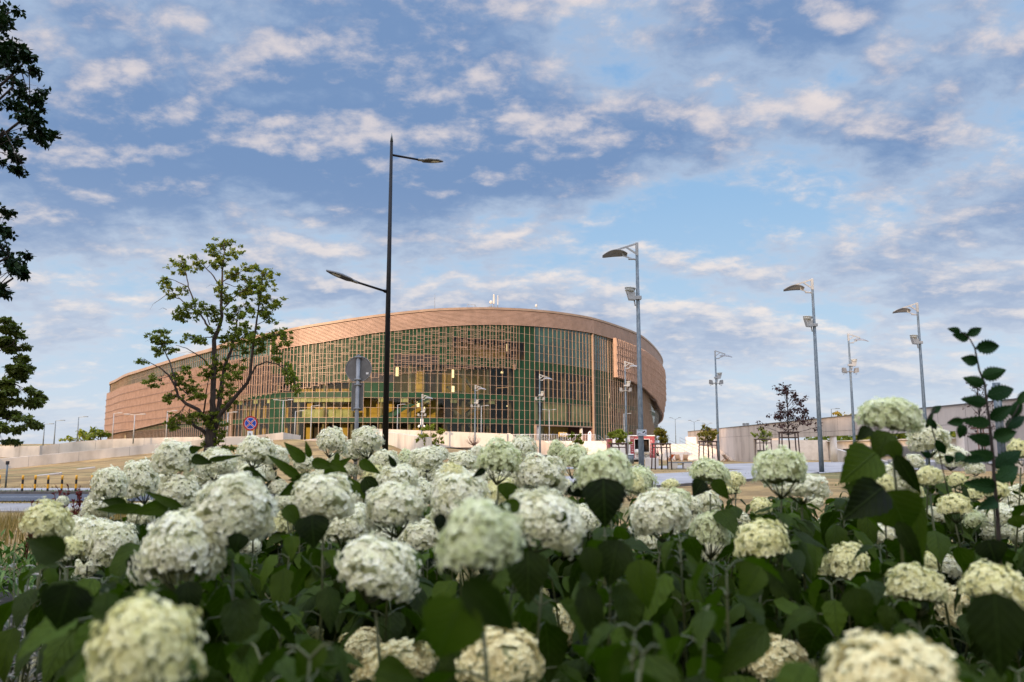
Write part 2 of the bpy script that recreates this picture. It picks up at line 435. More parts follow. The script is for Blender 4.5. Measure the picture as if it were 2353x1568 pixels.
def tag(o, label=None, cat=None, group=None, kind=None):
    if label: o['label'] = label
    if cat: o['category'] = cat
    if group: o['group'] = group
    if kind: o['kind'] = kind
    return o
def thing(name, label, cat, loc=(0, 0, 0), rz=0.0, group=None):
    o = bpy.data.objects.new(name, None); COL.objects.link(o)
    o.location = loc; o.rotation_euler = (0, 0, rz); o.empty_display_size = 0.2
    return tag(o, label, cat, group)
def dup(root, loc, rz=None, label=None, scale=None):
    kids = [c for c in root.children]
    r = root.copy(); COL.objects.link(r); r.location = loc
    if rz is not None: r.rotation_euler = (0, 0, rz)
    if scale is not None: r.scale = (scale, scale, scale) if not hasattr(scale, '__len__') else scale
    if label: r['label'] = label
    for ch in kids:
        c = ch.copy(); COL.objects.link(c); c.parent = r
        for g in ch.children:
            d = g.copy(); COL.objects.link(d); d.parent = c
    return r
def text_mesh(txt, size, mat, parent, M, name='lettering', ext=0.003, align='LEFT'):
    cu = bpy.data.curves.new(name, 'FONT'); cu.body = txt; cu.size = size; cu.extrude = ext; cu.align_x = align; cu.offset = size * 0.012
    to = bpy.data.objects.new(name, cu); COL.objects.link(to)
    me = bpy.data.meshes.new_from_object(to)
    bpy.data.objects.remove(to)
    me.materials.clear(); me.materials.append(MATS[mat]); me.transform(M)
    o = bpy.data.objects.new(name, me); COL.objects.link(o); o.parent = parent
    return o
def sm(x, a, b):
    t = max(0.0, min(1.0, (x - a) / (b - a))); return t * t * (3 - 2 * t)
def interp(x, pts):
    if x <= pts[0][0]: return pts[0][1]
    for (a, va), (b, vb) in zip(pts, pts[1:]):
        if x <= b: return va + (vb - va) * (x - a) / (b - a)
    return pts[-1][1]
# ------------------------------------------------------------------ ground
GP = [(-20, 46, -1.0), (-13, 42, -1.06), (-28, 42, -1.06), (-15, 35, -1.05), (-22, 30, -1.05), (-8, 27, -1.0), (-32, 35, -1.05), (-10, 20, -.55), (-6, 12, -.1), (-14, 20, -.9), (-6, 38, -.95),
      (-51, 80, -.81), (-40.5, 90, .71), (-32.5, 95, 1.72), (-28, 98, 2.35), (-48, 55, -.95), (-60, 70, -.9), (-33, 66, -.35), (-26, 100, 2.35), (-24, 76, .35), (-20, 60, -.4), (-17, 104, 1.5), (-12, 98, .7), (-10, 85, .1), (-5, 60, -.4), (-15, 108, 1.5),
      (0, 0, 0), (5, 10, 0), (-4, 6, 0), (3, 20, 0), (10, 40, 0), (30, 40, 0), (20, 60, 0), (2, 60, -.1), (0, 80, -.3), (-2, 104, .2), (10, 95, -.5), (20, 105, -.5), (40, 112, -.5), (60, 60, -.2), (0, 118, .5), (-15, 120, 1.8), (-30, 125, 2.2), (-60, 140, 2.2), (-100, 120, 1.6), (80, 140, -.5), (0, -20, 0), (30, 0, 0), (-30, 0, -.6)]
_P = np.array(GP)
def _rbf_fit():
    d = np.linalg.norm(_P[:, None, :2] - _P[None, :, :2], axis=2)
    A = np.sqrt(d * d + 9.0)
    n = len(_P); B = np.zeros((n + 3, n + 3)); B[:n, :n] = A
    B[:n, n] = 1; B[n, :n] = 1; B[:n, n + 1:] = _P[:, :2]; B[n + 1:, :n] = _P[:, :2].T
    return np.linalg.solve(B, np.concatenate([_P[:, 2], [0, 0, 0]]))
_W = _rbf_fit()
def hraw(x, y):
    d2 = (_P[:, 0] - x) ** 2 + (_P[:, 1] - y) ** 2
    n = len(_P)
    return float(np.dot(_W[:n], np.sqrt(d2 + 9.0)) + _W[n] + _W[n + 1] * x + _W[n + 2] * y)
def H(x, y):
    h = hraw(max(-110, min(90, x)), max(-25, min(150, y)))
    flat = sm(x, -0.5, 2.5) * (1 - sm(y, 74, 90))
    h = h * (1 - flat)
    road = (1 - sm(x, -7, -3)) * sm(y, 26, 29) * (1 - sm(y, 46.5, 49)) 
    h = h * (1 - road) + (-1.05) * road
    r = math.hypot(x, y)
    far = sm(r, 160, 260)
    return h * (1 - far) + 0.5 * far
def make_ground():
    xs = sorted(set([-3000, -1500, -800, -400, -250] + list(np.arange(-160, -60, 10)) + list(np.arange(-60, 50, 1.25)) + list(np.arange(50, 160, 10)) + [250, 400, 800, 1500, 3000]))
    ys = sorted(set([-600, -200, -90, -45, -25, -12] + list(np.arange(-5, 132, 1.25)) + list(np.arange(132, 320, 12)) + [450, 800, 1500, 4000]))
    mb = MB(); n = len(xs)
    for y in ys:
        for x in xs: mb.v.append((x, y, H(x, y)))
    mb.uv = [(.5, .5)] * len(mb.v); mb.var = [0] * len(mb.v)
    for j in range(len(ys) - 1):
        for i in range(n - 1):
            mb.f.append((j * n + i, j * n + i + 1, (j + 1) * n + i + 1, (j + 1) * n + i)); mb.m.append(0); mb.sm.append(True)
    o = mb.build('ground', 'ground_lawn'); tag(o, kind='structure')
def ground_mat():
    m = bpy.data.materials.new('ground_lawn'); m.use_nodes = True
    t = NT(m.node_tree); b = t.n['Principled BSDF']; tc = t.node('ShaderNodeTexCoord'); O = tc.outputs['Object']
    mp = t.node('ShaderNodeMapping'); mp.inputs['Scale'].default_value = (0.8, 1, 1); t.l.new(O, mp.inputs[0])
    n1 = t.noise(mp.outputs[0], 0.5, 8, 0.65); n2 = t.noise(O, 9, 6, 0.7); n3 = t.noise(O, 0.09, 3, 0.5)
    c = t.mix(t.smooth(n1, 0.35, 0.65), (0.19, 0.115, 0.038), (0.42, 0.265, 0.095))
    c = t.mix(t.math('MULTIPLY', t.smooth(n2, 0.45, 0.7), 0.5), c, (0.13, 0.10, 0.035))
    c = t.mix(t.math('MULTIPLY', t.smooth(n3, 0.50, 0.62), 0.6), c, (0.10, 0.115, 0.03))
    # garden soil round the flower bed
    sp = t.node('ShaderNodeSeparateXYZ'); t.l.new(O, sp.inputs[0])
    c = t.mix(t.smooth(sp.outputs[1], 7.0, 10.5, 1.0, 0.0), c, (0.022, 0.018, 0.012))
    t.set(b.inputs['Base Color'], c); b.inputs['Roughness'].default_value = 0.95
    bp = t.node('ShaderNodeBump'); bp.inputs['Strength'].default_value = 0.9; bp.inputs['Distance'].default_value = 0.06
    t.set(bp.inputs['Height'], n2); t.l.new(bp.outputs[0], b.inputs['Normal'])
    MATS['ground_lawn'] = m
ground_mat(); make_ground()

def strip(name, y0, y1, x0, x1, dz, mat, slope=0.0, cat='structure', step=1.0, label=None):
    mb = MB(); n = int((x1 - x0) / step) + 1; k = max(1, int((y1 - y0) / 1.2))
    vs = []
    for i in range(n + 1):
        x = x0 + (x1 - x0) * i / n
        for j in range(k + 1):
            y = y0 + (y1 - y0) * j / k + slope * x
            vs.append((x, y, H(x, y) + dz))
    fs = []
    for i in range(n):
        for j in range(k):
            a = i * (k + 1) + j; fs.append((a, a + k + 1, a + k + 2, a + 1))
    mb.add(vs, fs, 0, smooth=True)
    return tag(mb.build(name, mat), kind='structure')
strip('pavement', 43.6, 46.3, -62, -3.2, .035, 'paving')
strip('road', 34.8, 40.3, -62, -3.2, .035, 'asphalt')
mbk = MB()
for i in range(58):
    x = -62 + i
    mbk.box((x + .5, 40.42, H(x + .5, 40.4) + .05), (0.985, .18, .20))
tag(mbk.build('kerb', 'kerb_stone'), kind='structure')
mbk = MB()
for i in range(12):
    x = -60 + i * 4.5
    mbk.quad((x, 37.55, -1.05 + .045), (x + 2.2, 37.55, -1.05 + .045), (x + 2.2, 37.67, -1.05 + .045), (x, 37.67, -1.05 + .045))
tag(mbk.build('lane_marking', 'road_paint'), kind='structure')
mbk = MB()
for i in range(72):
    x = -62 + i * .8
    mbk.box((x + .4, 31.0, -1.05 + .03), (.785, 3.8, .07), bev=.008)
tag(mbk.build('footpath', 'paving'), kind='structure')
# right-hand paved square (flat ground), with the grass wedge left open
def poly_flat(name, pxs, z, mat, th=0.0):
    mb = MB(); pts = [gnd(p[0], p[1], 0.0) for p in pxs]
    mb.add([(p.x, p.y, z) for p in pts], [tuple(range(len(pts)))])
    return tag(mb.build(name, mat), kind='structure')
poly_flat('path', [(1250, 1127), (1480, 1122), (1700, 1107), (1880, 1089), (1990, 1082), (2353, 1078), (2650, 1076), (2650, 1064), (2353, 1063), (1900, 1062.5), (1720, 1065.5), (1480, 1072.5), (1250, 1075), (1250, 1079), (1480, 1077), (1712, 1079.5), (1480, 1091), (1250, 1097)][::-1][::-1], .02, 'paving')
# joints between the slabs of the path
mbk = MB()
for (a, b) in [((1250, 1106), (1700, 1093)), ((1700, 1093), (1990, 1074)), ((1600, 1113), (1420, 1092)), ((1800, 1097), (1560, 1087.5)), ((1880, 1085), (1735, 1066)), ((1990, 1080), (1830, 1065))]:
    p = gnd(*a); q = gnd(*b); p.z = q.z = .024
    n = (q - p).normalized().cross(Vector((0, 0, 1))) * .02
    mbk.add([p - n, q - n, q + n, p + n], [(0, 1, 2, 3)])
tag(mbk.build('path_joint', 'kerb_stone'), kind='structure')
mbk = MB()
for (a, b) in [((1250, 1129), (1480, 1124)), ((1480, 1124), (1700, 1108.5)), ((1700, 1108.5), (1880, 1090))]:
    p = gnd(*a); q = gnd(*b)
    mbk.beam((p.x, p.y, .03), (q.x, q.y, .03), .10, .12)
tag(mbk.build('path_edging', 'kerb_stone'), kind='structure')
# lawn strips with greener grass: tufts as ground cover
def tufts(name, mat, regions, n, hgt, w, seed, parent=None):
    rr = random.Random(seed); mb = MB()
    for i in range(n):
        x0, x1, y0, y1 = regions[rr.randrange(len(regions))]
        x = rr.uniform(x0, x1); y = rr.uniform(y0, y1); z = H(x, y)
        a = rr.uniform(0, 6.28); h = hgt * rr.uniform(.4, 1.2); l = rr.uniform(.1, .6) * h
        ww = w * rr.uniform(.6, 1.3)
        p = Vector((x, y, z)); sx = Vector((math.cos(a + 1.57), math.sin(a + 1.57), 0)) * ww
        m_ = p + Vector((math.cos(a) * l * .3, math.sin(a) * l * .3, h * .6)); tp = p + Vector((math.cos(a) * l, math.sin(a) * l, h))
        mb.add([p - sx, p + sx, m_ + sx * .6, tp, m_ - sx * .6], [(0, 1, 2, 4), (4, 2, 3)], 0, var=rr.random())
    return tag(mb.build(name, mat), kind='stuff')
tufts('grass', 'weed', [(-30, -3, 40.6, 43.4), (-24, -3, 40.8, 42)], 5200, .17, .012, 5)
tufts('grass', 'dry_grass', [(-40, -3, 32.9, 34.7), (-40, -3, 46.3, 48)], 2600, .12, .012, 6)
tufts('grass', 'dry_grass', [(-16, -5, 10.5, 28)], 8500, .42, .007, 7)
tufts('grass', 'weed', [(8, 30, 38, 44), (10, 20, 26, 28)], 1500, .06, .01, 8)

# ------------------------------------------------------------------ arena
ctrl = [(253, 250), (268, 236), (290, 218), (316, 208), (377, 187), (430, 172.5), (480, 162), (517, 154), (570, 147.5), (628, 143.5), (680, 141.2), (740, 140.6), (800, 140.4), (861, 140.6), (930, 141.2), (993, 142.2), (1060, 144.2), (1125, 147), (1198, 151), (1260, 155.8), (1310, 161), (1362, 168), (1415, 178.5), (1458, 190), (1486, 202.5), (1505, 218), (1516, 233), (1521, 248)]
plan = [Vector((at(px, 905, D).x, D)) for px, D in ctrl]
pxs = [c[0] for c in ctrl]
back = [(48.6, 262), (46, 290), (36, 318), (14, 338), (-18, 350), (-55, 350), (-88, 338), (-112, 318), (-126, 292), (-129.5, 268)]
loop = plan + [Vector(b) for b in back]
lpx = pxs + [1522 + 3 * (i + 1) for i in range(5)] + [240 + i for i in range(5)]
N0 = len(loop)
dense = []; dpx = []
for i in range(N0):
    p0, p1, p2, p3 = loop[(i - 1) % N0], loop[i], loop[(i + 1) % N0], loop[(i + 2) % N0]
    for k in range(24):
        t = k / 24.0
        # centripetal-ish: scale tangents by segment length
        l = (p2 - p1).length
        m1 = (p2 - p0) / max(1e-6, (p2 - p1).length + (p1 - p0).length) * l
        m2 = (p3 - p1) / max(1e-6, (p3 - p2).length + (p2 - p1).length) * l
        h00 = 2 * t ** 3 - 3 * t ** 2 + 1; h10 = t ** 3 - 2 * t ** 2 + t; h01 = -2 * t ** 3 + 3 * t ** 2; h11 = t ** 3 - t ** 2
        dense.append(p1 * h00 + m1 * h10 + p2 * h01 + m2 * h11)
        a, b = lpx[i], lpx[(i + 1) % N0]
        dpx.append(a + (b - a) * t if i < len(plan) - 1 else (1522 if i < len(plan) + 4 else 250))
# light smoothing of the plan curve
D_ = np.array([[p.x, p.y] for p in dense])
for _ in range(60):
    D_ = (np.roll(D_, 1, 0) + D_ * 2 + np.roll(D_, -1, 0)) / 4
seg = np.linalg.norm(np.roll(D_, -1, 0) - D_, axis=1); cum = np.concatenate([[0], np.cumsum(seg)])
TOT = cum[-1]; NB = int(round(TOT / 1.3)); BAY = TOT / NB
def P2(s):
    s = s % TOT
    i = int(np.searchsorted(cum, s, side='right') - 1); i = min(i, len(D_) - 1)
    t = (s - cum[i]) / max(1e-9, seg[i]); a = D_[i]; b = D_[(i + 1) % len(D_)]
    return a + (b - a) * t
def NRM(s):
    a = P2(s - .6); b = P2(s + .6); d = b - a; d = d / np.linalg.norm(d)
    return np.array([d[1], -d[0]])
def PX(s):
    s = s % TOT
    i = int(np.searchsorted(cum, s, side='right') - 1); i = min(i, len(dpx) - 1)
    t = (s - cum[i]) / max(1e-9, seg[i]); return dpx[i] + (dpx[(i + 1) % len(dpx)] - dpx[i]) * t if i + 1 < len(dpx) and abs(dpx[(i + 1) % len(dpx)] - dpx[i]) < 30 else dpx[i]
S_RIGHT = cum[24 * (len(plan) - 1)]            # arc length at the right-hand tangent
ZR = [(250, 21.7), (377, 21.7), (480, 21.6), (570, 22.0), (650, 22.5), (760, 23.8), (861, 25.0), (993, 26.4), (1125, 27.5), (1200, 28.0), (1355, 29.0), (1470, 29.2), (1522, 28.6)]
ZAB = [(250, 17.9), (480, 17.9), (620, 18.7), (645, 19.0), (740, 20.0), (861, 21.7), (993, 23.0), (1125, 24.2), (1355, 25.6), (1415, 25.6), (1522, 25.0)]
ZSB = [(250, 5.3), (316, 6.0), (391, 7.2), (517, 9.2), (590, 10.4), (700, 11.7), (861, 13.6), (993, 14.9), (1176, 16.3)]
ZSR = [(1405, 17.0), (1440, 16.7), (1468, 16.0), (1500, 14.0), (1511, 12.6), (1522, 11.5)]
def info(s):
    px = PX(s); s = s % TOT
    on_back = s > S_RIGHT + 28
    if on_back:
        u = (s - S_RIGHT - 25) / (TOT - S_RIGHT - 25)
        return dict(px=px, back=True, roof=28.6 + (21.7 - 28.6) * sm(u, .2, .9), ab=25.0 + (18 - 25) * sm(u, .2, .9))
    return dict(px=px, back=False, roof=interp(px, ZR), ab=interp(px, ZAB))
def lean(s, z):
    s = s % TOT
    k = sm(s, S_RIGHT - 62, S_RIGHT - 8)
    if s > S_RIGHT: k = 1 - sm(s, S_RIGHT, S_RIGHT + 60)
    return -2.6 * k * (1 - max(0, min(1, (z - 2.5) / 14.0)))
def PT(s, off, z):
    p = P2(s); n = NRM(s); o = off + lean(s, z); MB.N = n
    return Vector((p[0] + n[0] * o, p[1] + n[1] * o, z))
PLZ = 2.3
arena = thing('arena', 'oval glass and tan metal sports arena with sloping roofline', 'arena', (-20, 150, PLZ))
AO = (-20, 150, PLZ)
SS = [i * BAY for i in range(NB + 1)]
IN = [info(s) for s in SS]
ROWS = [2.3, 5.8, 6.7, 8.45, 10.2, 11.2, 12.9, 14.6, 16.3, 18.0, 19.7, 21.4, 23.1, 24.8, 26.5]
def kind(px, z):
    if px > 1510: return 'D'
    if z < 5.8:
        if 1226 < px < 1362: return 'open'
        if 628 < px < 662 or 1180 < px < 1226 or 1365 < px < 1396: return 'G'
        return 'W'
    if z < 6.7: return 'G'
    if z < 10.2:
        if 628 < px < 662 or 1180 < px < 1226 or 1365 < px < 1394: return 'G'
        return 'W'
    if z < 11.2: return 'G'
    if px < 625: return 'W' if z > 17.4 or z < 11.2 else 'D'
    if z < 16.3:
        if 795 < px < 912 and z < 12.9: return 'G'
        if 1180 < px < 1226 or 1362 < px < 1394: return 'G'
        if 660 < px < 795 and z > 12.8: return 'G'
        if px < 912 and z >= 12.9: return 'D' if z < 14.6 else 'G'
        return 'W'
    if px < 1178:
        if 1035 < px and 18.0 <= z < 21.4: return 'W'
        if 900 < px < 1000 and z < 18: return 'D'
        return 'G'
    if px < 1200: return 'W' if 18.0 <= z < 21.4 else 'G'
    if px < 1226: return 'G'
    if z < 18.0: return 'G'
    return 'T'
# attic band of horizontal louvres
mb = MB(); mj = MB(); mt = MB()
for i in range(NB):
    s0, s1 = SS[i], SS[i + 1]; a, b = IN[i], IN[i + 1]
    if not a['back'] and a['px'] < 626: 
        # slim eaves board on the left
        for (o0, z0, o1, z1) in [(-.2, -.75, .55, -.75), (.55, -.75, .6, -.1), (.6, -.1, -.2, 0)]:
            mt.quad(PT(s0, o0, a['roof'] + z0), PT(s1, o0, b['roof'] + z0), PT(s1, o1, b['roof'] + z1), PT(s0, o1, a['roof'] + z1))
        continue
    n = 12
    for k in range(n):
        f0, f1, f2 = k / n, (k + .62) / n, (k + 1) / n
        def zz(q, f): return q['ab'] + (q['roof'] - .55 - q['ab']) * f
        mb.quad(PT(s0, .50, zz(a, f0)), PT(s1, .50, zz(b, f0)), PT(s1, .50, zz(b, f1)), PT(s0, .50, zz(a, f1)))
        mb.quad(PT(s0, .50, zz(a, f1)), PT(s1, .50, zz(b, f1)), PT(s1, .26, zz(b, f1)), PT(s0, .26, zz(a, f1)))
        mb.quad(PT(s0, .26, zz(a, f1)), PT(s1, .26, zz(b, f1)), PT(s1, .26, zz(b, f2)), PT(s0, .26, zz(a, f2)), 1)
        mb.quad(PT(s0, .26, zz(a, f2)), PT(s1, .26, zz(b, f2)), PT(s1, .50, zz(b, f2)), PT(s0, .50, zz(a, f2)))
    mj.beam(PT(s0, .50, a['ab'] - .05), PT(s0, .50, a['roof'] - .5), .10, .10)
    # underside
    mb.quad(PT(s0, -.3, a['ab'] - .02), PT(s1, -.3, b['ab'] - .02), PT(s1, .5, b['ab'] - .02), PT(s0, .5, a['ab'] - .02))
    for (o0, z0, o1, z1) in [(.40, -.55, .62, -.50), (.62, -.50, .66, -.08), (.66, -.08, -.2, .02)]:
        mt.quad(PT(s0, o0, a['roof'] + z0), PT(s1, o0, b['roof'] + z0), PT(s1, o1, b['roof'] + z1), PT(s0, o1, a['roof'] + z1))
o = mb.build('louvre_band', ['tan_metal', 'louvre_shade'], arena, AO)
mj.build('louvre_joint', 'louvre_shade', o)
for c in [c for c in arena.children]: pass
mt.build('roof_edge', 'mullion_metal', arena, AO)
# thick vertical trims
mb = MB()
for (px, z0, z1) in [(1357, 17.2, 29.0), (1363, 2.3, 17.2), (1226, 2.3, 5.8), (625, 18.0, 22.0), (536, 2.3, 10), (1178, 16, 17)]:
    i = min(range(NB), key=lambda k: abs(IN[k]['px'] - px) + (1e4 if IN[k]['back'] else 0))
    mb = MB(); mb.beam(PT(SS[i], .22, z0), PT(SS[i], .22, z1), .34, .40); mb.build('facade_trim', 'mullion_metal', arena, AO)
# back elevation: plain ribbed wall
mb = MB()
for i in range(NB):
    if IN[i]['back']:
        s0, s1 = SS[i], SS[i + 1]
        mb.quad(PT(s0, 0, PLZ), PT(s1, 0, PLZ), PT(s1, 0, IN[i + 1]['ab'] if i + 1 <= NB else 18), PT(s0, 0, IN[i]['ab']))
        mb.beam(PT(s0, .06, PLZ), PT(s0, .06, IN[i]['ab']), .14, .18)
mb.build('rear_wall', 'tan_metal', arena, AO)
# curtain wall
def blind(i, lv, a, b, c, d):
    if BLAST.get(lv, (-9, 0))[0] != i - 1: m = MB(); BL.append(m)
    else: m = BLAST[lv][1]
    m.quad(a, b, c, d); BLAST[lv] = (i, m)
fr = MB(); gr = MB(); cl = MB(); gg = MB(); gl = MB(); dk = MB(); BL = []; BLAST = {}; ochre = MB(); darkw = MB(); slab = MB(); colm = MB()
for i in range(NB):
    a, b = IN[i], IN[i + 1]
    if a['back'] or b['back']: continue
    s0, s1 = SS[i], SS[i + 1]; px = (a['px'] + b['px']) / 2
    topa = a['ab'] if a['px'] >= 625 else a['roof'] - .7
    topb = b['ab'] if b['px'] >= 625 else b['roof'] - .7
    zst = 2.3 if not (1226 < px < 1362) else 5.8
    wv = .058 if px > 625 else .08
    if px > 1396: fr.beam(PT(s0, .10, zst), PT(s0, .10, topa), .09, .2 if px < 1470 else .45)
    else: fr.beam(PT(s0, .06, zst), PT(s0, .06, topa), wv, .12)
    rows = [z for z in ROWS if z < topb - .3] + ['top']
    for k in range(len(rows) - 1):
        z0 = rows[k]; z1 = rows[k + 1]
        za0 = zb0 = z0
        za1, zb1 = (topa, topb) if z1 == 'top' else (z1, z1)
        zm = (z0 + (zb1)) / 2
        kd = kind(px, zm)
        if kd == 'open': continue
        tgt = {'G': gr, 'W': cl, 'T': gg, 'D': dk}[kd]
        of = .02 if kd == 'G' else 0.0
        if px < 625 and zm > 17: tgt = gl
        tgt.quad(PT(s0, of, za0), PT(s1, of, zb0), PT(s1, of, zb1), PT(s0, of, za1))
        if z0 > 2.4 and not (px < 505 and 8 < z0 < 17):
            fr.beam(PT(s0, .05, z0), PT(s1, .05, z0), .048, .05)
        if kd in ('W', 'T'):
            # interior behind
            dist = 5.5
            wallm = ochre
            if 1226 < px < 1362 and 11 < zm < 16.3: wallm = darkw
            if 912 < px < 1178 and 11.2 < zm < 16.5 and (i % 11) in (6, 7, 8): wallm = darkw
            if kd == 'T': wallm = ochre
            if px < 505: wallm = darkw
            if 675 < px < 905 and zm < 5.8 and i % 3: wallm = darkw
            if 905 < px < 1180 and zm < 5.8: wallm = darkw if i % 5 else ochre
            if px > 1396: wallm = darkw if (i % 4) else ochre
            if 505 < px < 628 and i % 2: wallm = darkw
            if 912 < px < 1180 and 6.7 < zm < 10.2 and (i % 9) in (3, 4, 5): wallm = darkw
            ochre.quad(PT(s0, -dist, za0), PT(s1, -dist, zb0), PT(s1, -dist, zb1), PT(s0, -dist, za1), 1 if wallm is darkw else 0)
            if 1226 < px < 1362 and 6.7 < zm < 10.2:
                if (i % 7) not in (5,):
                    blind(i, 'a%s' % z0, PT(s0, -.45, z0), PT(s1, -.45, z0), PT(s1, -.45, zb1), PT(s0, -.45, za1))
            elif (8.45 < zm < 10.2) and (676 < px < 800 or (i * 7) % 10 < 3):
                blind(i, 'b', PT(s0, -.45, zb1 - .75), PT(s1, -.45, zb1 - .75), PT(s1, -.45, zb1), PT(s0, -.45, zb1))
            elif (6.7 < zm < 8.45) and (676 < px < 800):
                blind(i, 'c', PT(s0, -2.2, z0), PT(s1, -2.2, z0), PT(s1, -2.2, zb1 - .2), PT(s0, -2.2, zb1 - .2))
    for zsb in (6.25, 10.7, 17.3):
        if zsb < topb - 1 and not (px < 625 and zsb > 11):
            for (u0, u1) in ((-.35, .35),):
                slab.quad(PT(s0, -.35, zsb + u0), PT(s1, -.35, zsb + u0), PT(s1, -6, zsb + u0), PT(s0, -6, zsb + u0))
                slab.quad(PT(s0, -.35, zsb + u1), PT(s0, -6, zsb + u1), PT(s1, -6, zsb + u1), PT(s1, -.35, zsb + u1))
                slab.quad(PT(s0, -.35, zsb + u0), PT(s0, -.35, zsb + u1), PT(s1, -.35, zsb + u1), PT(s1, -.35, zsb + u0))
    if i % 4 == 0 and px > 505:
        z1 = min(17, topb - .5)
        if not (1215 < px < 1372):
            colm.tube([PT(s0 + .4, -1.6, 2.3), PT(s0 + .4, -1.6, z1)], .28, 8)
        else:
            colm.tube([PT(s0 + .4, -1.6, 6.6), PT(s0 + .4, -1.6, z1)], .28, 8)
fr.build('window_grid', 'mullion_metal', arena, AO)
gr.build('spandrel_panels', 'green_panel', arena, AO)
cl.build('glazing', 'clear_glass', arena, AO)
gg.build('tinted_glazing', 'green_glass', arena, AO)
gl.build('clerestory_glazing', 'green_glass', arena, AO)
dk.build('dark_glazing', 'dark_panel', arena, AO)
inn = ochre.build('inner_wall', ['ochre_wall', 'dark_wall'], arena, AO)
slab.build('floor_slab', 'slab', arena, AO)
colm.build('inner_columns', 'slab', arena, AO)
for m_ in BL: m_.build('window_blind', 'blind', arena, AO)
# inside stairs and lit lamps seen through the glass
def sPX(px):
    i = min(range(NB), key=lambda k: abs(IN[k]['px'] - px) + (1e4 if IN[k]['back'] else 0)); return SS[i]
for (pa, za, pb, zb) in [(1052, 16.2, 1110, 11.6), (1030, 12.6, 1110, 8.7), (1120, 10.0, 1060, 6.8), (1050, 8.3, 1100, 5.2), (1060, 2.6, 1105, 5.4), (935, 8.0, 980, 10.1)]:
    m_ = MB(); sa, sb = sPX(pa), sPX(pb); n = 14
    for k in range(n):
        t0 = k / n; t1 = (k + 1) / n
        z = za + (zb - za) * (t0 + t1) / 2
        p = PT(sa + (sb - sa) * t0, -2.6, z); q = PT(sa + (sb - sa) * t1, -2.6, z)
        m_.beam(p, q, 1.3, .26)
    m_.beam(PT(sa, -1.9, za - .3), PT(sb, -1.9, zb - .3), .12, .4)
    m_.build('inner_stair', 'slab', arena, AO)
m_ = MB()
for (px, z, w, h) in [(900, 14.9, .5, 1.6), (1032, 14.8, .5, 1.5), (1168, 20.3, .12, 1.4), (1267, 19.3, .3, 1.2), (1300, 19.3, .16, 1.0), (1170, 9.2, .25, .2), (950, 9.1, .5, .9), (898, 19.2, .2, .9), (1408, 13, .15, 1.2), (1040, 12.0, .6, 1.1), (993, 5.0, .15, .5), (978, 8.4, .2, .5), (1150, 15.5, .5, .35), (1452, 13, .15, 2.4)]:
    m_ = MB(); s = sPX(px); m_.quad(PT(s + .3, -.9, z - h / 2), PT(s + .3 + w, -.9, z - h / 2), PT(s + .3 + w, -.9, z + h / 2), PT(s + .3, -.9, z + h / 2)); m_.build('lit_lamp', 'window_lamp', arena, AO)
# diagonal green stair band behind the glass
m_ = MB()
s1_, s2_, s3_, s4_ = sPX(876), sPX(930), sPX(950), sPX(996)
m_.add([PT(s1_, .035, 6.75), PT(sPX(905), .035, 6.75), PT(sPX(940), .035, 8.4), PT(s4_, .035, 10.2), PT(sPX(965), .035, 10.2), PT(s3_, .035, 9.1), PT(s2_, .035, 9.1)], [(0, 1, 6), (1, 2, 6), (2, 5, 6), (2, 3, 5), (3, 4, 5)])
m_.build('stair_panel', 'green_panel', arena, AO)
# tan rods / fins hung in front of the glass
rod = MB(); rail = MB(); rr = random.Random(11)
nh = int(BAY * 1 and NB * 2)
for j in range(nh):
    s = j * BAY / 2; q = info(s); px = q['px']
    if q['back'] or px > 1180: continue
    if px <= 1180:
        w = interp(px, [(250, .30), (380, .28), (480, .22), (600, .13), (760, .065), (1180, .05)])
        zb = interp(px, ZSB) + ((0.18 if j % 2 else -.05) if px > 500 else 0)
        zt = q['ab'] - .3 if px > 640 else 17.9
        zt += (.25 if j % 2 else 0)
        if px > 640: zt = min(zt, q['ab'] - .1)
        rod.beam(PT(s, .95, zb), PT(s, .95, zt), w, max(.06, w * .9)) if px > 400 else rod.beam(PT(s, .95, zb), PT(s, .95, zt), w, .26)
        if px < 470:
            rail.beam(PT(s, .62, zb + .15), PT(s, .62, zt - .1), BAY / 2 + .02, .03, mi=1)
for i in range(NB):
    q = IN[i]; px = q['px']
    if q['back'] or px > 1178: continue
    s0, s1 = SS[i], SS[i + 1]
    zb = interp(px, ZSB); zt = (q['ab'] - .3) if px > 640 else 17.9
    if px < 500:
        z = 17.9 - 1.9; off = 0.12 * (i % 2)
        while z > zb + .3:
            rail.beam(PT(s0, 1.18, z + off), PT(s1, 1.18, z + off), .09, .09, mi=2); z -= 1.95
        rail.beam(PT(s0, .95, zb + .05), PT(s1, .95, zb + .05), .5, .08)
    else:
        z = zb + .35
        dns = interp(px, [(500, 1.9), (760, 1.5), (900, .95), (1180, .78)])
        while z < zt - .1:
            jit = rr.uniform(-.25, .25)
            rail.beam(PT(s0, .90, z + jit), PT(s1, .90, z + jit), .065, .05)
            if rr.random() < .35: rail.beam(PT(s0, .90, z + jit + .28), PT(s1, .90, z + jit + .28), .05, .05)
            z += dns * rr.uniform(.7, 1.3)
    if i % 2 == 0:
        for z in (zb + 1, (zb + zt) / 2, zt - 1):
            rail.beam(PT(s0, .1, z), PT(s0, .95, z), .05, .05)
o = rod.build('screen_fins', 'tan_fin', arena, AO)
rail.build('screen_rails', ['mullion_metal', 'fin_shadow', 'dark_rail'], arena, AO)
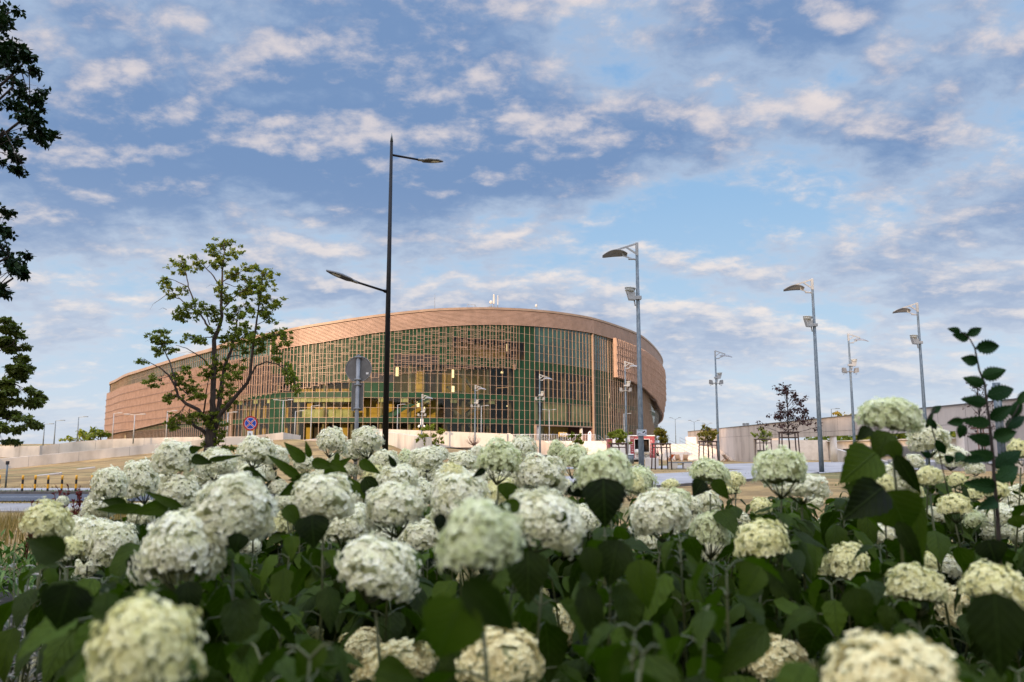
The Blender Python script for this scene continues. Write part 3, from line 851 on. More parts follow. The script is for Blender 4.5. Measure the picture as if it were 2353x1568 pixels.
# right-hand rib screen
rod = MB(); pan = MB()
sR0 = sPX(1408)
j = 0; s = sR0
while s < S_RIGHT + 25:
    q = info(s); px = q['px'] if s < S_RIGHT else 1522
    zb = interp(px, ZSR) if s < S_RIGHT else 11.5 - (s - S_RIGHT) * .12
    zt = q['ab'] + .1; k = 0; z = zt; st = .9
    while z > zb + .2:
        z2 = max(zb, z - 1.75)
        if j % 2 == 0: pan.beam(PT(s, 1.02, z), PT(s, 1.20, z2), .20, .40)
        z = z2 - .0; k += 1
    if j == 0: pan.beam(PT(s - .2, .8, zb), PT(s - .2, .8, zt + 0.1), .16, .7)
    s2 = s + BAY / 2
    pan.quad(PT(s, .86, zb), PT(s2, .86, zb), PT(s2, .86, zt), PT(s, .86, zt))
    zq = zt - .875 * (j % 2)
    z = zt
    while z > zb:
        pan.beam(PT(s, 1.0, z - .9 * (j // 2 % 2)), PT(s2, 1.0, z - .9 * (j // 2 % 2)), .09, .09, mi=1); z -= 1.75
    pan.quad(PT(s, .1, zb), PT(s2, .1, zb), PT(s2, 1.2, zb), PT(s, 1.2, zb))
    s = s2; j += 1
pan.build('rib_screen', ['tan_metal', 'dark_rail'], arena, AO)
# entrance recess
ent = MB(); e0, e1 = sPX(1228), sPX(1361)
nn = 12
for k in range(nn):
    a_, b_ = e0 + (e1 - e0) * k / nn, e0 + (e1 - e0) * (k + 1) / nn
    ent.quad(PT(a_, .1, 5.78), PT(a_, -6, 5.78), PT(b_, -6, 5.78), PT(b_, .1, 5.78), 0)
    ent.quad(PT(a_, -6, 2.3), PT(b_, -6, 2.3), PT(b_, -6, 5.78), PT(a_, -6, 5.78), 1 if k < 6 else 2)
    ent.quad(PT(a_, .08, 5.62), PT(b_, .08, 5.62), PT(b_, .08, 5.86), PT(a_, .08, 5.86), 3)
    ent.beam(PT(a_, -5.9, 2.3), PT(a_, -5.9, 4.9), .1, .1, mi=3)
for s_ in (e0, e1):
    ent.quad(PT(s_, 0, 2.3), PT(s_, -6, 2.3), PT(s_, -6, 5.78), PT(s_, 0, 5.78), 4)
ent.build('entrance_recess', ['dark_wall', 'blind', 'ochre_wall', 'mullion_metal', 'stake_red'], arena, AO)
for px in (1242, 1341):
    c = MB(); s_ = sPX(px); c.tube([PT(s_, -.6, 2.3), PT(s_, -.6, 5.75)], .34, 14)
    c.build('entrance_column', 'stair_stone', arena, AO)
def facing_text(txt, px, z, off, size, mat, parent, o_, name='lettering'):
    s_ = sPX(px); p = PT(s_, off, z); n = NRM(s_)
    ang = math.atan2(n[1], n[0]) + math.pi / 2
    M = Matrix.Translation(p - Vector(o_)) @ Matrix.Rotation(ang, 4, 'Z') @ Matrix.Rotation(math.pi / 2, 4, 'X')
    return text_mesh(txt, size, mat, parent, M, name, .03)
eb = MB(); s_ = sPX(1283)
eb.beam(PT(s_ - .2, .45, 4.05), PT(s_ + 2.3, .45, 4.05), .06, .85)
eb.build('entrance_sign', 'lit_yellow', arena, AO)
facing_text('WEJŚCIE', 1283, 3.88, .55, .62, 'sign_white', arena, AO)
facing_text('A', 1297, 3.0, .62, 1.25, 'sign_white', arena, AO)
MB.N = None
# roof
rf = MB(); step = 3
ring = [PT(SS[i], -.1, IN[i]['roof'] - .15) for i in range(0, NB, step)]
ring2 = [Vector((p.x * .6 - 40 * .4, p.y * .6 + 245 * .4, p.z + .6)) for p in ring]
n = len(ring); vs = ring + ring2 + [Vector((-40, 245, 26))]
fs = [(i, (i + 1) % n, n + (i + 1) % n, n + i) for i in range(n)] + [(n + i, n + (i + 1) % n, 2 * n) for i in range(n)]
rf.add(vs, fs); rf.build('roof', 'roof_sheet', arena, AO)
# plaza the arena stands on
pz = MB()
ringp = [P2(s) + NRM(s) * 5.0 for s in np.arange(0, TOT, 4.0)]
n = len(ringp)
vs = [(p[0], p[1], PLZ - .02) for p in ringp] + [(-30, 240, PLZ - .02)] + [(p[0], p[1], -2) for p in ringp]
pz.add(vs, [(i, (i + 1) % n, n) for i in range(n)] + [(n + 1 + i, n + 1 + (i + 1) % n, (i + 1) % n, i) for i in range(n)])
tag(pz.build('plaza', 'paving'), kind='structure')

MB.N = None
# rooftop kit: each mast stands on the roof
def roofz(px, D):
    return interp(px, ZR)
def on_roof(px, py_base, back=3.0):
    s_ = sPX(px); return PT(s_, -back, IN[min(range(NB), key=lambda k: abs(SS[k] - s_))]['roof'] - .2)
p = on_roof(1006, 0); t = thing('roof_mast', 'thin whip mast standing alone on the arena roof', 'antenna', p)
MB.N = None; m_ = MB(); m_.tube([(0, 0, 0), (0, 0, 2.2)], .05, 6); m_.tube([(0, 0, 2.2), (0, 0, 3.6)], .025, 6); m_.build('mast', 'grey_paint', t)
p = on_roof(1096, 0); MB.N = None; t = thing('roof_hatch_frame', 'small square tube frame on the arena roof', 'frame', p)
m_ = MB()
for a_, b_ in [((-.7, 0, 0), (-.7, 0, 1.2)), ((.7, 0, 0), (.7, 0, 1.2)), ((-.7, 0, 1.2), (.7, 0, 1.2)), ((.7, 0, 1.2), (1.3, .6, .2)), ((-.7, 0, .1), (.7, 0, .1))]: m_.beam(a_, b_, .06)
m_.build('tube_frame', 'grey_paint', t)
p = on_roof(1146, 0); MB.N = None; t = thing('antenna_cluster', 'mobile phone antennas with two white panels and a dish on the roof', 'antenna', p)
m_ = MB(); m_.tube([(0, 0, 0), (0, 0, 2.9)], .06, 6); m_.tube([(.75, 0, .4), (.75, 0, 2.7)], .06, 6); m_.beam((-.1, 0, .5), (.9, 0, .5), .07); m_.beam((-.1, 0, .9), (.9, 0, .9), .07); m_.build('mast', 'grey_paint', t)
m_ = MB(); m_.box((0, -.15, 2.3), (.34, .2, 1.9), bev=.04); m_.build('panel_antenna', 'antenna_white', t)
m_ = MB(); m_.box((.78, -.15, 2.1), (.18, .16, 1.9), bev=.03); m_.build('panel_antenna', 'antenna_white', t)
m_ = MB(); m_.ellipsoid((-.55, -.1, 1.7), (.36, .14, .36)); m_.beam((-.5, 0, 1.7), (0, 0, 1.7), .05); m_.build('dish', 'antenna_white', t)
m_ = MB(); m_.beam((-1.8, 0, 0), (-.6, 0, .7), .08); m_.beam((-1.8, 0, .5), (-.4, 0, 1.1), .06)
for k in range(4): m_.box((-1.5 + k * .35, 0, .35 + k * .15), (.22, .3, .4), .2)
m_.build('support_truss', 'grey_paint', t)
p = on_roof(1256, 0); MB.N = None; t = thing('roof_dish_mast', 'short mast with a small dish and sloping stay beside the roof edge', 'antenna', p)
m_ = MB(); m_.tube([(0, 0, 0), (0, 0, 2.4)], .045, 6); m_.beam((-2.9, 0, .2), (-.2, 0, 1.4), .05); m_.beam((-1.4, 0, 0), (-1.4, 0, .9), .04)
m_.build('mast', 'grey_paint', t)
m_ = MB(); m_.ellipsoid((-.15, -.1, 1.6), (.26, .12, .3)); m_.build('dish', 'antenna_white', t)
# ------------------------------------------------------------------ terrace walls
def wall(name, label, pts, th, mat='concrete', joints=4.0, group=None, side=1):
    """pts: (x, y, zbottom, ztop) along the visible face; thickness goes away from the camera"""
    base = Vector((pts[0][0], pts[0][1], 0)); mb = MB(); jn = MB()
    n = len(pts); nor = []
    for i in range(n):
        a = Vector(pts[max(0, i - 1)][:2]); b = Vector(pts[min(n - 1, i + 1)][:2]); d = (b - a).normalized()
        nor.append(Vector((-d.y, d.x)) * side)
    f = [Vector((p[0], p[1], p[2])) for p in pts]; g = [Vector((p[0], p[1], p[3])) for p in pts]
    fb = [Vector((p[0] + q.x * th, p[1] + q.y * th, p[2])) for p, q in zip(pts, nor)]
    gb = [Vector((p[0] + q.x * th, p[1] + q.y * th, p[3])) for p, q in zip(pts, nor)]
    for i in range(n - 1):
        mb.quad(f[i], f[i + 1], g[i + 1], g[i]); mb.quad(g[i], g[i + 1], gb[i + 1], gb[i]); mb.quad(fb[i + 1], fb[i], gb[i], gb[i + 1])
        if joints:
            L = (f[i + 1] - f[i]).length; k = max(1, int(L / joints))
            for q in range(k):
                t = (q + .5) / k; p0 = f[i].lerp(f[i + 1], t); p1 = g[i].lerp(g[i + 1], t)
                d = (f[i + 1] - f[i]).normalized() * .012; o_ = Vector((-nor[i].x, -nor[i].y, 0)) * .004
                jn.quad(p0 - d + o_, p0 + d + o_, p1 + d + o_, p1 - d + o_)
    mb.quad(fb[0], f[0], g[0], gb[0]); mb.quad(f[-1], fb[-1], gb[-1], g[-1])
    t = thing(name, label, 'wall', base, 0, group)
    mb.build('wall_face', mat, t, base)
    if jn.v: jn.build('joint', 'kerb_stone', t, base)
    return t
def wp(px, D, ybot, ytop):
    a = at(px, ytop, D); b = at(px, ybot, D); return (a.x, D, b.z - .4, a.z)
wall('retaining_wall', 'low pale concrete retaining wall climbing beside the dry grass slope',
     [wp(*q) for q in [(-220, 72, 1096, 1074), (0, 80, 1078, 1055), (130, 84, 1069, 1043), (232, 87, 1055, 1033), (362, 90.5, 1041, 1021), (470, 93, 1032, 1010), (567, 95.5, 1020, 1003), (651, 98, 1009, 994)]], .35)
a = wp(651, 98.05, 1009, 994); b = wp(691, 101.5, 1010, 1001)
wall('retaining_wall', 'short end of the concrete wall sloping down beside the slim white lamp', [a, b], .35)
wall('terrace_wall', 'higher pinkish concrete wall behind the low retaining wall left of the tree',
     [wp(93, 92, 1060, 1025), wp(179, 94, 1050, 1014.6), wp(260, 96, 1040, 1009), wp(402, 98, 1030, 1005), wp(567, 100, 1020, 1003), wp(640, 102, 1010, 1000)], .35)
wall('terrace_wall', 'orange lit concrete wall section at the left edge of the photo below the tree crown',
     [wp(-160, 95, 1060, 1026.5), wp(0, 93, 1060, 1025.5), wp(92, 91.8, 1060, 1024.5)], .35, joints=5)
wall('terrace_wall', 'long sunlit concrete terrace wall under the glass facade behind the bare shrub',
     [wp(843, 117, 1036, 985), wp(890, 118, 1036, 986.5), wp(993, 119, 1040, 990.4), wp(1165, 121, 1045, 997)], .4, joints=6)
wall('ramp_wall', 'shaded bluish concrete ramp wall descending beside the black lamp post',
     [wp(850, 119, 1020, 990), wp(885, 115, 1024, 993), wp(935, 99, 1036, 999.5), wp(985, 86, 1048, 1006)], .35, joints=5)
g_ = MB(); a = at(962, 1030, 118.3); b = at(1150, 1034, 120.2)  # dark strip standing in for the shadow band at the wall foot
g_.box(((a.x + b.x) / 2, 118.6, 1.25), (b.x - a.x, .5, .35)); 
tag(g_.build('shadow_gap_strip', 'dark_inside'), 'long dark strip for the shadow gap at the foot of the sunlit terrace wall', 'shadow_gap')
# stair cheek walls of the main entrance
for i, (pl, lab) in enumerate([([(1165, 996), (1172, 996), (1198, 1014), (1198, 1046), (1165, 1046)], 'sloped pink stair wall at the end of the terrace wall'),
                              ([(1232, 1012.5), (1248, 1012.5), (1272, 1026), (1272, 1046), (1232, 1046)], 'shaded grey stair wall below the entrance railing')]):
    D = (121.5, 112)[i]; m_ = MB(); pts = [at(p[0], p[1], D) for p in pl]
    t = thing('stair_wall', lab, 'wall', (pts[0].x, D, -.4)); m_.extrude(pts, (0, 3.0 + 7 * (i == 1), 0)); m_.build('wall_face', ('concrete', 'concrete_dark')[i], t, (pts[0].x, D, -.4))
# terrace slab in front of the arena entrance
PLT = 2.55
m_ = MB(); pts = [at(845, 1000, 119.6), at(1165, 1000, 121.6), at(1185, 1000, 136), at(1500, 1000, 136), at(1520, 1000, 215), at(1100, 1000, 165), at(800, 1000, 160)]
m_.prism([(p.x, p.y) for p in pts], -1, PLT); tag(m_.build('terrace', 'paving'), kind='structure')
# entrance steps
m_ = MB(); xl = at(1186, 1010, 136).x; xr = at(1500, 1010, 136).x; n = 18
for k in range(n):
    z = -.5 + (PLT + .5) * (k + 1) / n; y = 126 + 10 * k / n
    m_.box(((xl + xr) / 2, (y + 135.9) / 2, (z - 1.2) / 2 + .0), (xr - xl, 135.9 - y, z + 1.2), mi=0)
    m_.box(((xl + xr) / 2, y + .02, z - .02), (xr - xl + .02, .08, .045), mi=1)
es = thing('entrance_steps', 'broad cream stone steps leading up to the arena entrance', 'steps', ((xl + xr) / 2, 126, -.5))
m_.build('step_flight', ['brick_cream', 'stair_stone'], es, ((xl + xr) / 2, 126, -.5))
def railing(name, label, a, b, h=1.0, posts=8, bars=2, group=None, infill=False, mat='steel_rail'):
    a = Vector(a); b = Vector(b); t = thing(name, label, 'railing', a, 0, group); m = MB(); m2 = MB()
    for k in range(posts + 1):
        p = a.lerp(b, k / posts) - a; m2.tube([p, p + Vector((0, 0, h))], .028, 6)
    for k in range(bars):
        z = h * (1 - k / max(1, bars)); m.tube([Vector((0, 0, z)), b - a + Vector((0, 0, z))], .03, 6)
    if infill:
        L = (b - a).length; q = int(L / .28)
        for k in range(q): p = (b - a) * (k / q); m2.beam(p + Vector((0, 0, .05)), p + Vector((0, 0, h)), .035)
    m.build('handrail', mat, t); m2.build('post', mat, t); return t
G1 = 'handrails on the entrance steps'
x0 = at(1184, 1000, 135.5).x; x1 = at(1262, 1000, 135.5).x
railing('railing', 'white barred balustrade on the terrace edge left of the entrance', (x0 - 3, 135.6, PLT), (x1 + 1.5, 135.6, PLT), 1.1, 9, 1, infill=True, mat='white_paint')
railing('railing', 'white barred balustrade on the terrace in front of the entrance doors', (x1 + 2, 137, PLT), (x1 + 8, 137, PLT), 1.1, 7, 1, infill=True, mat='white_paint')
for px, lab in [(1252, 'sloping handrail at the left side of the entrance steps'), (1282, 'second sloping handrail on the entrance steps below the lit letter sign'), (1374, 'sloping handrail on the steps beside the beach flag'), (1392, 'sloping handrail on the steps nearest the food truck')]:
    x = at(px, 1000, 136).x; railing('railing', lab, (x, 136, PLT), (x + 2.6, 126, -.5), 1.0, 5, 2, G1)
# big sitting steps on the right
m_ = MB(); n = 16; xl = at(1455, 1000, 112).x
ext = [(-.6, 1765), (.1, 1738), (1.0, 1697), (1.05, 1655), (1.95, 1604), (3, 1590)]
for k in range(n):
    z = -.5 + 2.45 * (k + 1) / n; y = 112 + 12.5 * k / n
    xr = at(interp(z - .05, ext), 1030, y).x
    m_.box(((xl + xr) / 2, (y + 125) / 2, (z - 1.2) / 2), (xr - xl, 125 - y, z + 1.2), mi=0)
    m_.box(((xl + xr) / 2, y + .02, z - .02), (xr - xl + .02, .09, .05), mi=1)
ss_ = thing('sitting_steps', 'wide sunlit stone sitting steps stepping down in front of the concrete wall', 'steps', (xl, 112, -.5))
m_.build('step_flight', ['stair_stone', 'brick_cream'], ss_, (xl, 112, -.5))
m_ = MB(); p = at(1588, 1018, 124.2); m_.box((p.x, 124.2, 2.5), (1.6, .5, 1.1), bev=.03)
o = m_.build('service_box', 'stair_stone'); tag(o, 'cream service box on top of the sitting steps', 'box')
G2 = 'thin steel handrails on the sitting steps'
for px0, px1, lab in [(1500, 1536, 'thin handrail on the sitting steps starting behind the young staked tree'), (1524, 1606, 'long thin handrail crossing the sitting steps behind the orange deck chair'), (1562, 1640, 'thin handrail on the sitting steps under the left end of the concrete wall'), (1664, 1702, 'lower thin handrail on the sitting steps right of the lamp post')]:
    a = at(px0, 1000, 124); b = at(px1, 1000, 112.2)
    zt = 1.95 if px0 < 1600 else 1.0
    railing('railing', lab, (a.x, 124 if px0 < 1600 else 119, zt), (b.x, 112.2, -.5), 1.0, 5, 2, G2)

# ------------------------------------------------------------------ long concrete wall on the right (plane x = 31)
WX = 31.0; ZT = 4.2
t = thing('concrete_wall', 'long grey concrete wall with a wide opening along the right side', 'wall', (WX, 95, -.5)); TO = (WX, 95, -.5)
m_ = MB()
def wbox(y0, y1, z0, z1, x0=WX, x1=WX + .45, mi=0): m_.box(((x0 + x1) / 2, (y0 + y1) / 2, (z0 + z1) / 2), (x1 - x0, y1 - y0, z1 - z0), mi=mi)
wbox(103, 141, -1, ZT); wbox(55, 103, 2.45, ZT); wbox(30, 55, -1, ZT)
m_.box((WX + 8, 141.2, 1.6), (16, .4, 5.2)); m_.build('wall_face', 'concrete_dark', t, TO)
m_ = MB(); m_.box((WX + .225, 85.5, ZT + .045), (.6, 111.2, .09)); m_.build('coping', 'kerb_stone', t, TO)
m_ = MB()
for y in list(np.arange(33, 140, 3.6)): m_.box((WX - .002, y, (ZT + (2.45 if 55 < y < 103 else -1)) / 2), (.006, .03, ZT - (2.45 if 55 < y < 103 else -1)))
m_.box((WX - .002, 85.5, 2.9), (.006, 111, .03)); m_.build('joint', 'kerb_stone', t, TO)
for px in (1902, 2192):
    y = 31.8 * F / ((px - CX)); y = y * 1.0
    t2 = thing('round_column', 'smooth round pale column under the concrete wall beam ' + ('behind the lamp post' if px < 2000 else 'beside the dark leafy shoot'), 'column', (WX + 1.1, y, -.6), 0, 'round columns under the beam')
    m2 = MB(); m2.tube([(0, 0, 0), (0, 0, 3.1)], .33, 18); m2.build('shaft', 'stair_stone', t2)
    m2 = MB(); m2.tube([(0, 0, 3.1), (0, 0, 3.2)], .42, 18); m2.build('capital', 'concrete_dark', t2)
t = thing('louvred_building', 'low pale building with blue grey louvres seen through the wall opening', 'building', (WX + 16, 95, -.5)); TO = (WX + 16, 95, -.5)
m_ = MB(); m_.box((WX + 16, 92, .75), (.5, 90, 3.0)); m_.box((WX + 8, 118.5, .9), (15, .5, 3.2)); m_.build('wall', 'stair_stone', t, TO)
m_ = MB()
for k in range(9): m_.box((WX + 15.6, 84, .35 + k * .14), (.22, 46, .06))
m_.build('louvre', 'louvre_blue', t, TO)
m_ = MB(); m_.box((WX + 5.0, 118.1, .3), (3.0, .3, 1.5)); m_.box((WX + 15.7, 111.5, .4), (.1, 3.6, 1.6)); m_.build('doorway', 'dark_inside', t, TO)
m_ = MB(); m_.box((WX + 16, 92, 2.32), (1.4, 91, .14)); m_.build('roof', 'concrete', t, TO)
m_ = MB(); m_.extrude([(WX + 6, 74, -.6), (WX + 6, 92, -.6), (WX + 6, 92, 1.2)], (.3, 0, 0)); o = m_.build('ramp_cheek', 'concrete'); tag(o, 'sloping concrete ramp side wall inside the wall opening', 'wall')
railing('railing', 'white barred railing inside the wall opening', (WX + 3.5, 96, -.5), (WX + 3.5, 108, -.5), 1.0, 8, 1, infill=True, mat='white_paint')
m_ = MB(); m_.prism([(24.5, 44), (30.9, 44), (30.9, 60), (28, 60)], -.3, .42); o = m_.build('platform', 'paving'); tag(o, kind='structure')

# ------------------------------------------------------------------ lamps
def lum_grey():
    """white boom with triangular bracket, long leaf-shaped reflector, uplight below"""
    t = thing('street_lamp', '', 'street lamp', (0, 0, 0))
    m = MB(); m.tube([(0, 0, 0), (0, 0, 1.2), (0, 0, 9.55)], [.125, .12, .065], 14); m.tube([(0, 0, 0), (0, 0, .03)], .24, 12); m.build('pole', 'galvanised', t)
    m = MB(); m.box((0, 0, 9.85), (.13, .11, .60), bev=.015); m.beam((-.05, 0, 10.08), (-.92, 0, 9.80), .05, .075); m.beam((-.05, 0, 9.66), (-.46, 0, 9.93), .05, .07)
    m.beam((-.05, 0, 9.36), (-.62, 0, 9.55), .04, .05); m.beam((-.62, 0, 9.80), (-.62, 0, 9.52), .05, .05)
    m.box((-.24, 0, 9.40), (.30, .12, .07), bev=.02); m.build('bracket', 'pale_metal', t)
    m = MB(); n = 14; top = []; bot = []
    for i in range(n + 1):
        u = i / n; x = -.42 - 1.10 * u; w = .24 * math.sin(math.pi * min(1, (u * .93 + .04))) ** .55; z = 9.62 + .10 * math.sin(u * 2.6) - .15 * u * u
        for k in range(7):
            v = (k - 3) / 3; zr_ = z + .05 * (1 - v * v) - v * w * .42; top.append((x, v * w, zr_)); bot.append((x, v * w, zr_ - .025))
    nn = 7; fs = []
    for i in range(n):
        for k in range(6):
            a = i * nn + k; fs.append((a, a + 1, a + nn + 1, a + nn)); b = a + len(top); fs.append((b + nn, b + nn + 1, b + 1, b))
    L = len(top)
    for i in range(n):
        fs.append((i * nn, (i + 1) * nn, (i + 1) * nn + L, i * nn + L)); fs.append(((i + 1) * nn + 6, i * nn + 6, i * nn + 6 + L, (i + 1) * nn + 6 + L))
    fs.append(tuple([k for k in range(7)] + [k + L for k in range(6, -1, -1)])); fs.append(tuple([n * nn + k for k in range(6, -1, -1)] + [n * nn + k + L for k in range(7)]))
    m.add(top + bot, fs, 0, smooth=True); m.build('reflector', 'reflector_grey', t)
    m = MB()
    m.extrude([(-.12, -.14, 7.55), (-.40, -.14, 7.57), (-.50, -.14, 7.95), (-.12, -.14, 7.88)], (0, .28, 0)); m.box((0, 0, 7.66), (.30, .22, .16), bev=.01)
    m.tube([(-.16, 0, 7.55), (-.12, 0, 7.30)], .03, 6)
    u = m.build('uplight', 'pale_metal', t)
    m = MB(); m.tube([(-.36, 0, 7.93), (-.33, 0, 8.06)], [.20, .225], 14); m.tube([(-.33, 0, 8.06), (-.325, 0, 8.11)], [.24, .24], 14); m.build('lens_bowl', 'lamp_glass', u)
    return t
def dbl_flood(t):
    m = MB(); m.beam((-.62, 0, 7.15), (.62, 0, 7.15), .06, .06); m.box((0, 0, 7.15), (.2, .2, .14)); m.build('crossarm', 'grey_paint', t)
    for s_ in (-1, 1):
        m = MB(); m.extrude([(s_ * .28, -.14, 7.02), (s_ * .62, -.14, 7.10), (s_ * .60, -.14, 7.46), (s_ * .36, -.14, 7.42)], (0, .28, 0)); m.tube([(s_ * .42, -.1, 7.02), (s_ * .48, -.1, 6.92), (s_ * .55, -.1, 7.05)], .015, 5)
        m.build('floodlight', 'grey_paint', t)
lg = lum_grey(); lg['group'] = 'tall grey street lamps with leaf shaped reflectors'
lamp_specs = [(1463, 557, 34.3, 0.0, 'nearest tall grey lamp carrying the white camera warning plate', 0),
              (1865.5, 640, 41.4, 0.0, 'tall grey lamp standing on the path right of the purple leaved tree', 0),
              (2107, 695, 48.3, 0.0, 'tall grey lamp rising behind the topmost greenish flower head', 0)]
first = True
for px, py, D, rz, lab, _ in lamp_specs:
    p = at(px, py, D); zb = p.z - 10.16
    if first: o = lg; o.location = (p.x, D, zb); o['label'] = lab; first = False
    else: o = dup(lg, (p.x, D, zb), rz, lab)
lg2 = dup(lg, (0, 0, 0), math.pi)
dbl_flood(lg2)
far_specs = [(1436, 830, 80.6, 'sunlit lamp with two floodlights before the ribbed end of the arena'), (1643, 805, 71.7, 'lamp with two floodlights standing above the young tree beside the sitting steps'), (1949, 766, 61.5, 'lamp with two floodlights standing before the concrete wall beam'),
             (1240, 860, 94.7, 'sunlit lamp with two floodlights in front of the entrance recess'), (1092, 885, 110.8, 'sunlit lamp with two floodlights beside the bare shrub'), (970, 906, 128 * .88, 'sunlit lamp with a white camera box above the yellowish shrub')]
first = True; last = None
for px, py, D, lab in far_specs:
    p = at(px, py, D)
    if first: o = lg2; o.location = (p.x, D, p.z - 10.16); o['label'] = lab; first = False
    else: o = dup(lg2, (p.x, D, p.z - 10.16), math.pi, lab)
    last = o
m = MB(); m.box((.0, -.18, 6.3), (.42, .3, .8), bev=.03); m.build('camera_box', 'white_paint', last)
m = MB()
for s_ in (-.35, .4): m.ellipsoid((s_, -.15, 5.62), (.16, .16, .18)); m.beam((s_, -.15, 5.8), (0, -.1, 5.85), .05)
m.build('camera_dome', 'white_paint', last)
lg2['group'] = lg['group']

def slim(px, ytop, ybase, D, label, kindn='single', rz=0.0, group='slim pale lamps around the arena', mat='pale_metal'):
    p = at(px, ytop, D); b = at(px, ybase, D); h = p.z - b.z
    t = thing('slim_street_lamp', label, 'street lamp', (p.x, D, b.z), rz, group)
    m = MB(); m.tube([(0, 0, -.6), (0, 0, h)], [.09, .05], 8); m.build('pole', mat, t)
    for s_ in ((1,) if kindn == 'single' else (-1, 1)):
        m = MB(); m.beam((0, 0, h - .03), (s_ * .7, 0, h + .02 + (.25 if kindn == 'vee' else 0)), .05, .05); m.box((s_ * .95, 0, h + .05 + (.3 if kindn == 'vee' else 0)), (.62, .26, .09), bev=.02); m.build('lamp_head', mat, t)
    return t
for a_ in [(651, 920, 1003, 103, 'slim twin headed lamp at the end corner of the retaining wall', 'twin'), (716, 933, 1010, 118, 'slim lamp right of the twin headed one, its head pointing right'), (679, 945, 1006, 118, 'shorter slim lamp between the twin headed lamp and the round sign back'),
           (524, 948, 1004, 106, 'slim lamp just right of the big tree trunk'), (385, 945, 1005, 104, 'slim lamp behind the left branches of the big tree'), (310, 953, 1008, 95, 'slim twin headed lamp in front of the ribbed left wing', 'twin'),
           (262, 950, 1009, 120, 'slim lamp at the far left end of the arena'), (102.6, 975, 1024, 110, 'slim lamp leftmost against the sky above the concrete walls'), (128, 967, 1020, 110, 'slim lamp second from the left against the sky above the concrete walls'), (181, 958.7, 1013, 110, 'slim lamp in front of the distant bushes left of the arena'),
           (1262, 942, 1015, 140, 'slim twin headed lamp before the entrance recess', 'twin'), (1433.6, 951, 1015, 140, 'slim lamp before the ribbed facade near the food truck'), (1106, 933, 1000, 132, 'slim lamp near the inner stairs right of the bare shrub'), (914, 930, 990, 130, 'slim pole with a small camera right of the black lamp post'),
           (1551.5, 964, 1022, 170, 'V shaped lamp on the skyline right beside the arena', 'vee'), (1595, 970, 1022, 175, 'V shaped lamp on the skyline above the left end of the concrete wall', 'vee'), (1625, 976, 1010, 190, 'V shaped lamp hidden behind the young tree crown', 'vee'), (1910, 940, 980, 120, 'tiny single lamp on the skyline left of the distant treetops')]:
    slim(*a_, mat='galvanised' if a_[0] > 1500 or a_[0] < 200 else 'pale_metal')

# black double lamp post
PD = 20.0; pb = at(885.5, 1000, PD); zg = H(pb.x, PD)
tp = at(896.6, 326, PD)
t = thing('lamp_post', 'tall black lamp post with two flat luminaires at different heights', 'lamp post', (pb.x, PD, zg)); LO = Vector((pb.x, PD, zg))
m = MB(); ht = tp.z - zg; m.tube([(0, 0, 0), (0, 0, ht * .55), (0, 0, ht)], [.085, .062, .038], 16); m.tube([(0, 0, 0), (0, 0, .04)], .2, 12)
m.build('pole', 'black_paint', t)
m = MB(); m.tube([(0, 0, ht), (0, 0, ht + .24)], [.042, .004], 12); m.build('finial', 'galvanised', t)
def head(root, A, B, C):
    A, B, C = [Vector(q) - LO for q in (A, B, C)]
    m = MB(); m.tube([A, B], [.030, .027], 10); d = (B - A).normalized(); m.tube([A - d * .0, A + d * .05], [.05, .04], 10)
    arm = m.build('arm', 'black_paint', root)
    d = (C - B).normalized(); L = (C - B).length; side = d.cross(Vector((0, 0, 1))).normalized(); up = side.cross(d)
    m = MB(); m.tube([B - d * .03, B + d * .14], [.037, .045], 10); m.build('spigot', 'grey_paint', root)
    top = []; bot = []; n = 12
    for i in range(n + 1):
        u = i / n; w = .155 * (min(1, u * 5 + .35)) * (1 - max(0, (u - .45) / .55) ** 2 * .86); c = B + d * (.1 + (L - .1) * u)
        hh = .055 * math.sin(math.pi * (.12 + .82 * u)) + .01
        for k in range(5):
            v = (k - 2) / 2; top.append(c + side * v * w + up * hh * (1 - abs(v) ** 2 * .9)); bot.append(c + side * v * w - up * .022)
    fs = []; L_ = len(top)
    for i in range(n):
        for k in range(4):
            a = i * 5 + k; fs.append((a, a + 1, a + 6, a + 5))
        fs.append((i * 5, (i + 1) * 5, (i + 1) * 5 + L_, i * 5 + L_)); fs.append(((i + 1) * 5 + 4, i * 5 + 4, i * 5 + 4 + L_, (i + 1) * 5 + 4 + L_))
    fs.append((0, 1, 2, 3, 4, 4 + L_, 3 + L_, 2 + L_, 1 + L_, L_)); q = n * 5; fs.append((q + 4, q + 3, q + 2, q + 1, q, q + L_, q + 1 + L_, q + 2 + L_, q + 3 + L_, q + 4 + L_))
    m = MB(); m.add(top, [f for f in fs if max(f) < L_], 0, smooth=True); m.add(top + bot, [f for f in fs if max(f) >= L_], 0)
    hd = m.build('luminaire', 'grey_paint', root)
    m = MB(); bf = []
    for i in range(n):
        for k in range(4):
            a = i * 5 + k; bf.append((a, a + 5, a + 6, a + 1))
    m.add(bot, bf); m.build('underside', 'black_paint', hd)
    m = MB(); c = B + d * (L * .66) - up * .026; m.add([c - d * .1 - side * .08, c + d * .12 - side * .06, c + d * .12 + side * .06, c - d * .1 + side * .08], [(0, 1, 2, 3)]); m.build('lens', 'lamp_glass', hd)
head(t, at(898, 356, PD), at(962.6, 367.4, PD + .55), at(1018, 371, PD + .95))
head(t, at(886.6, 670, PD), at(819.6, 648.6, PD - .5), at(750, 621, PD - .95))

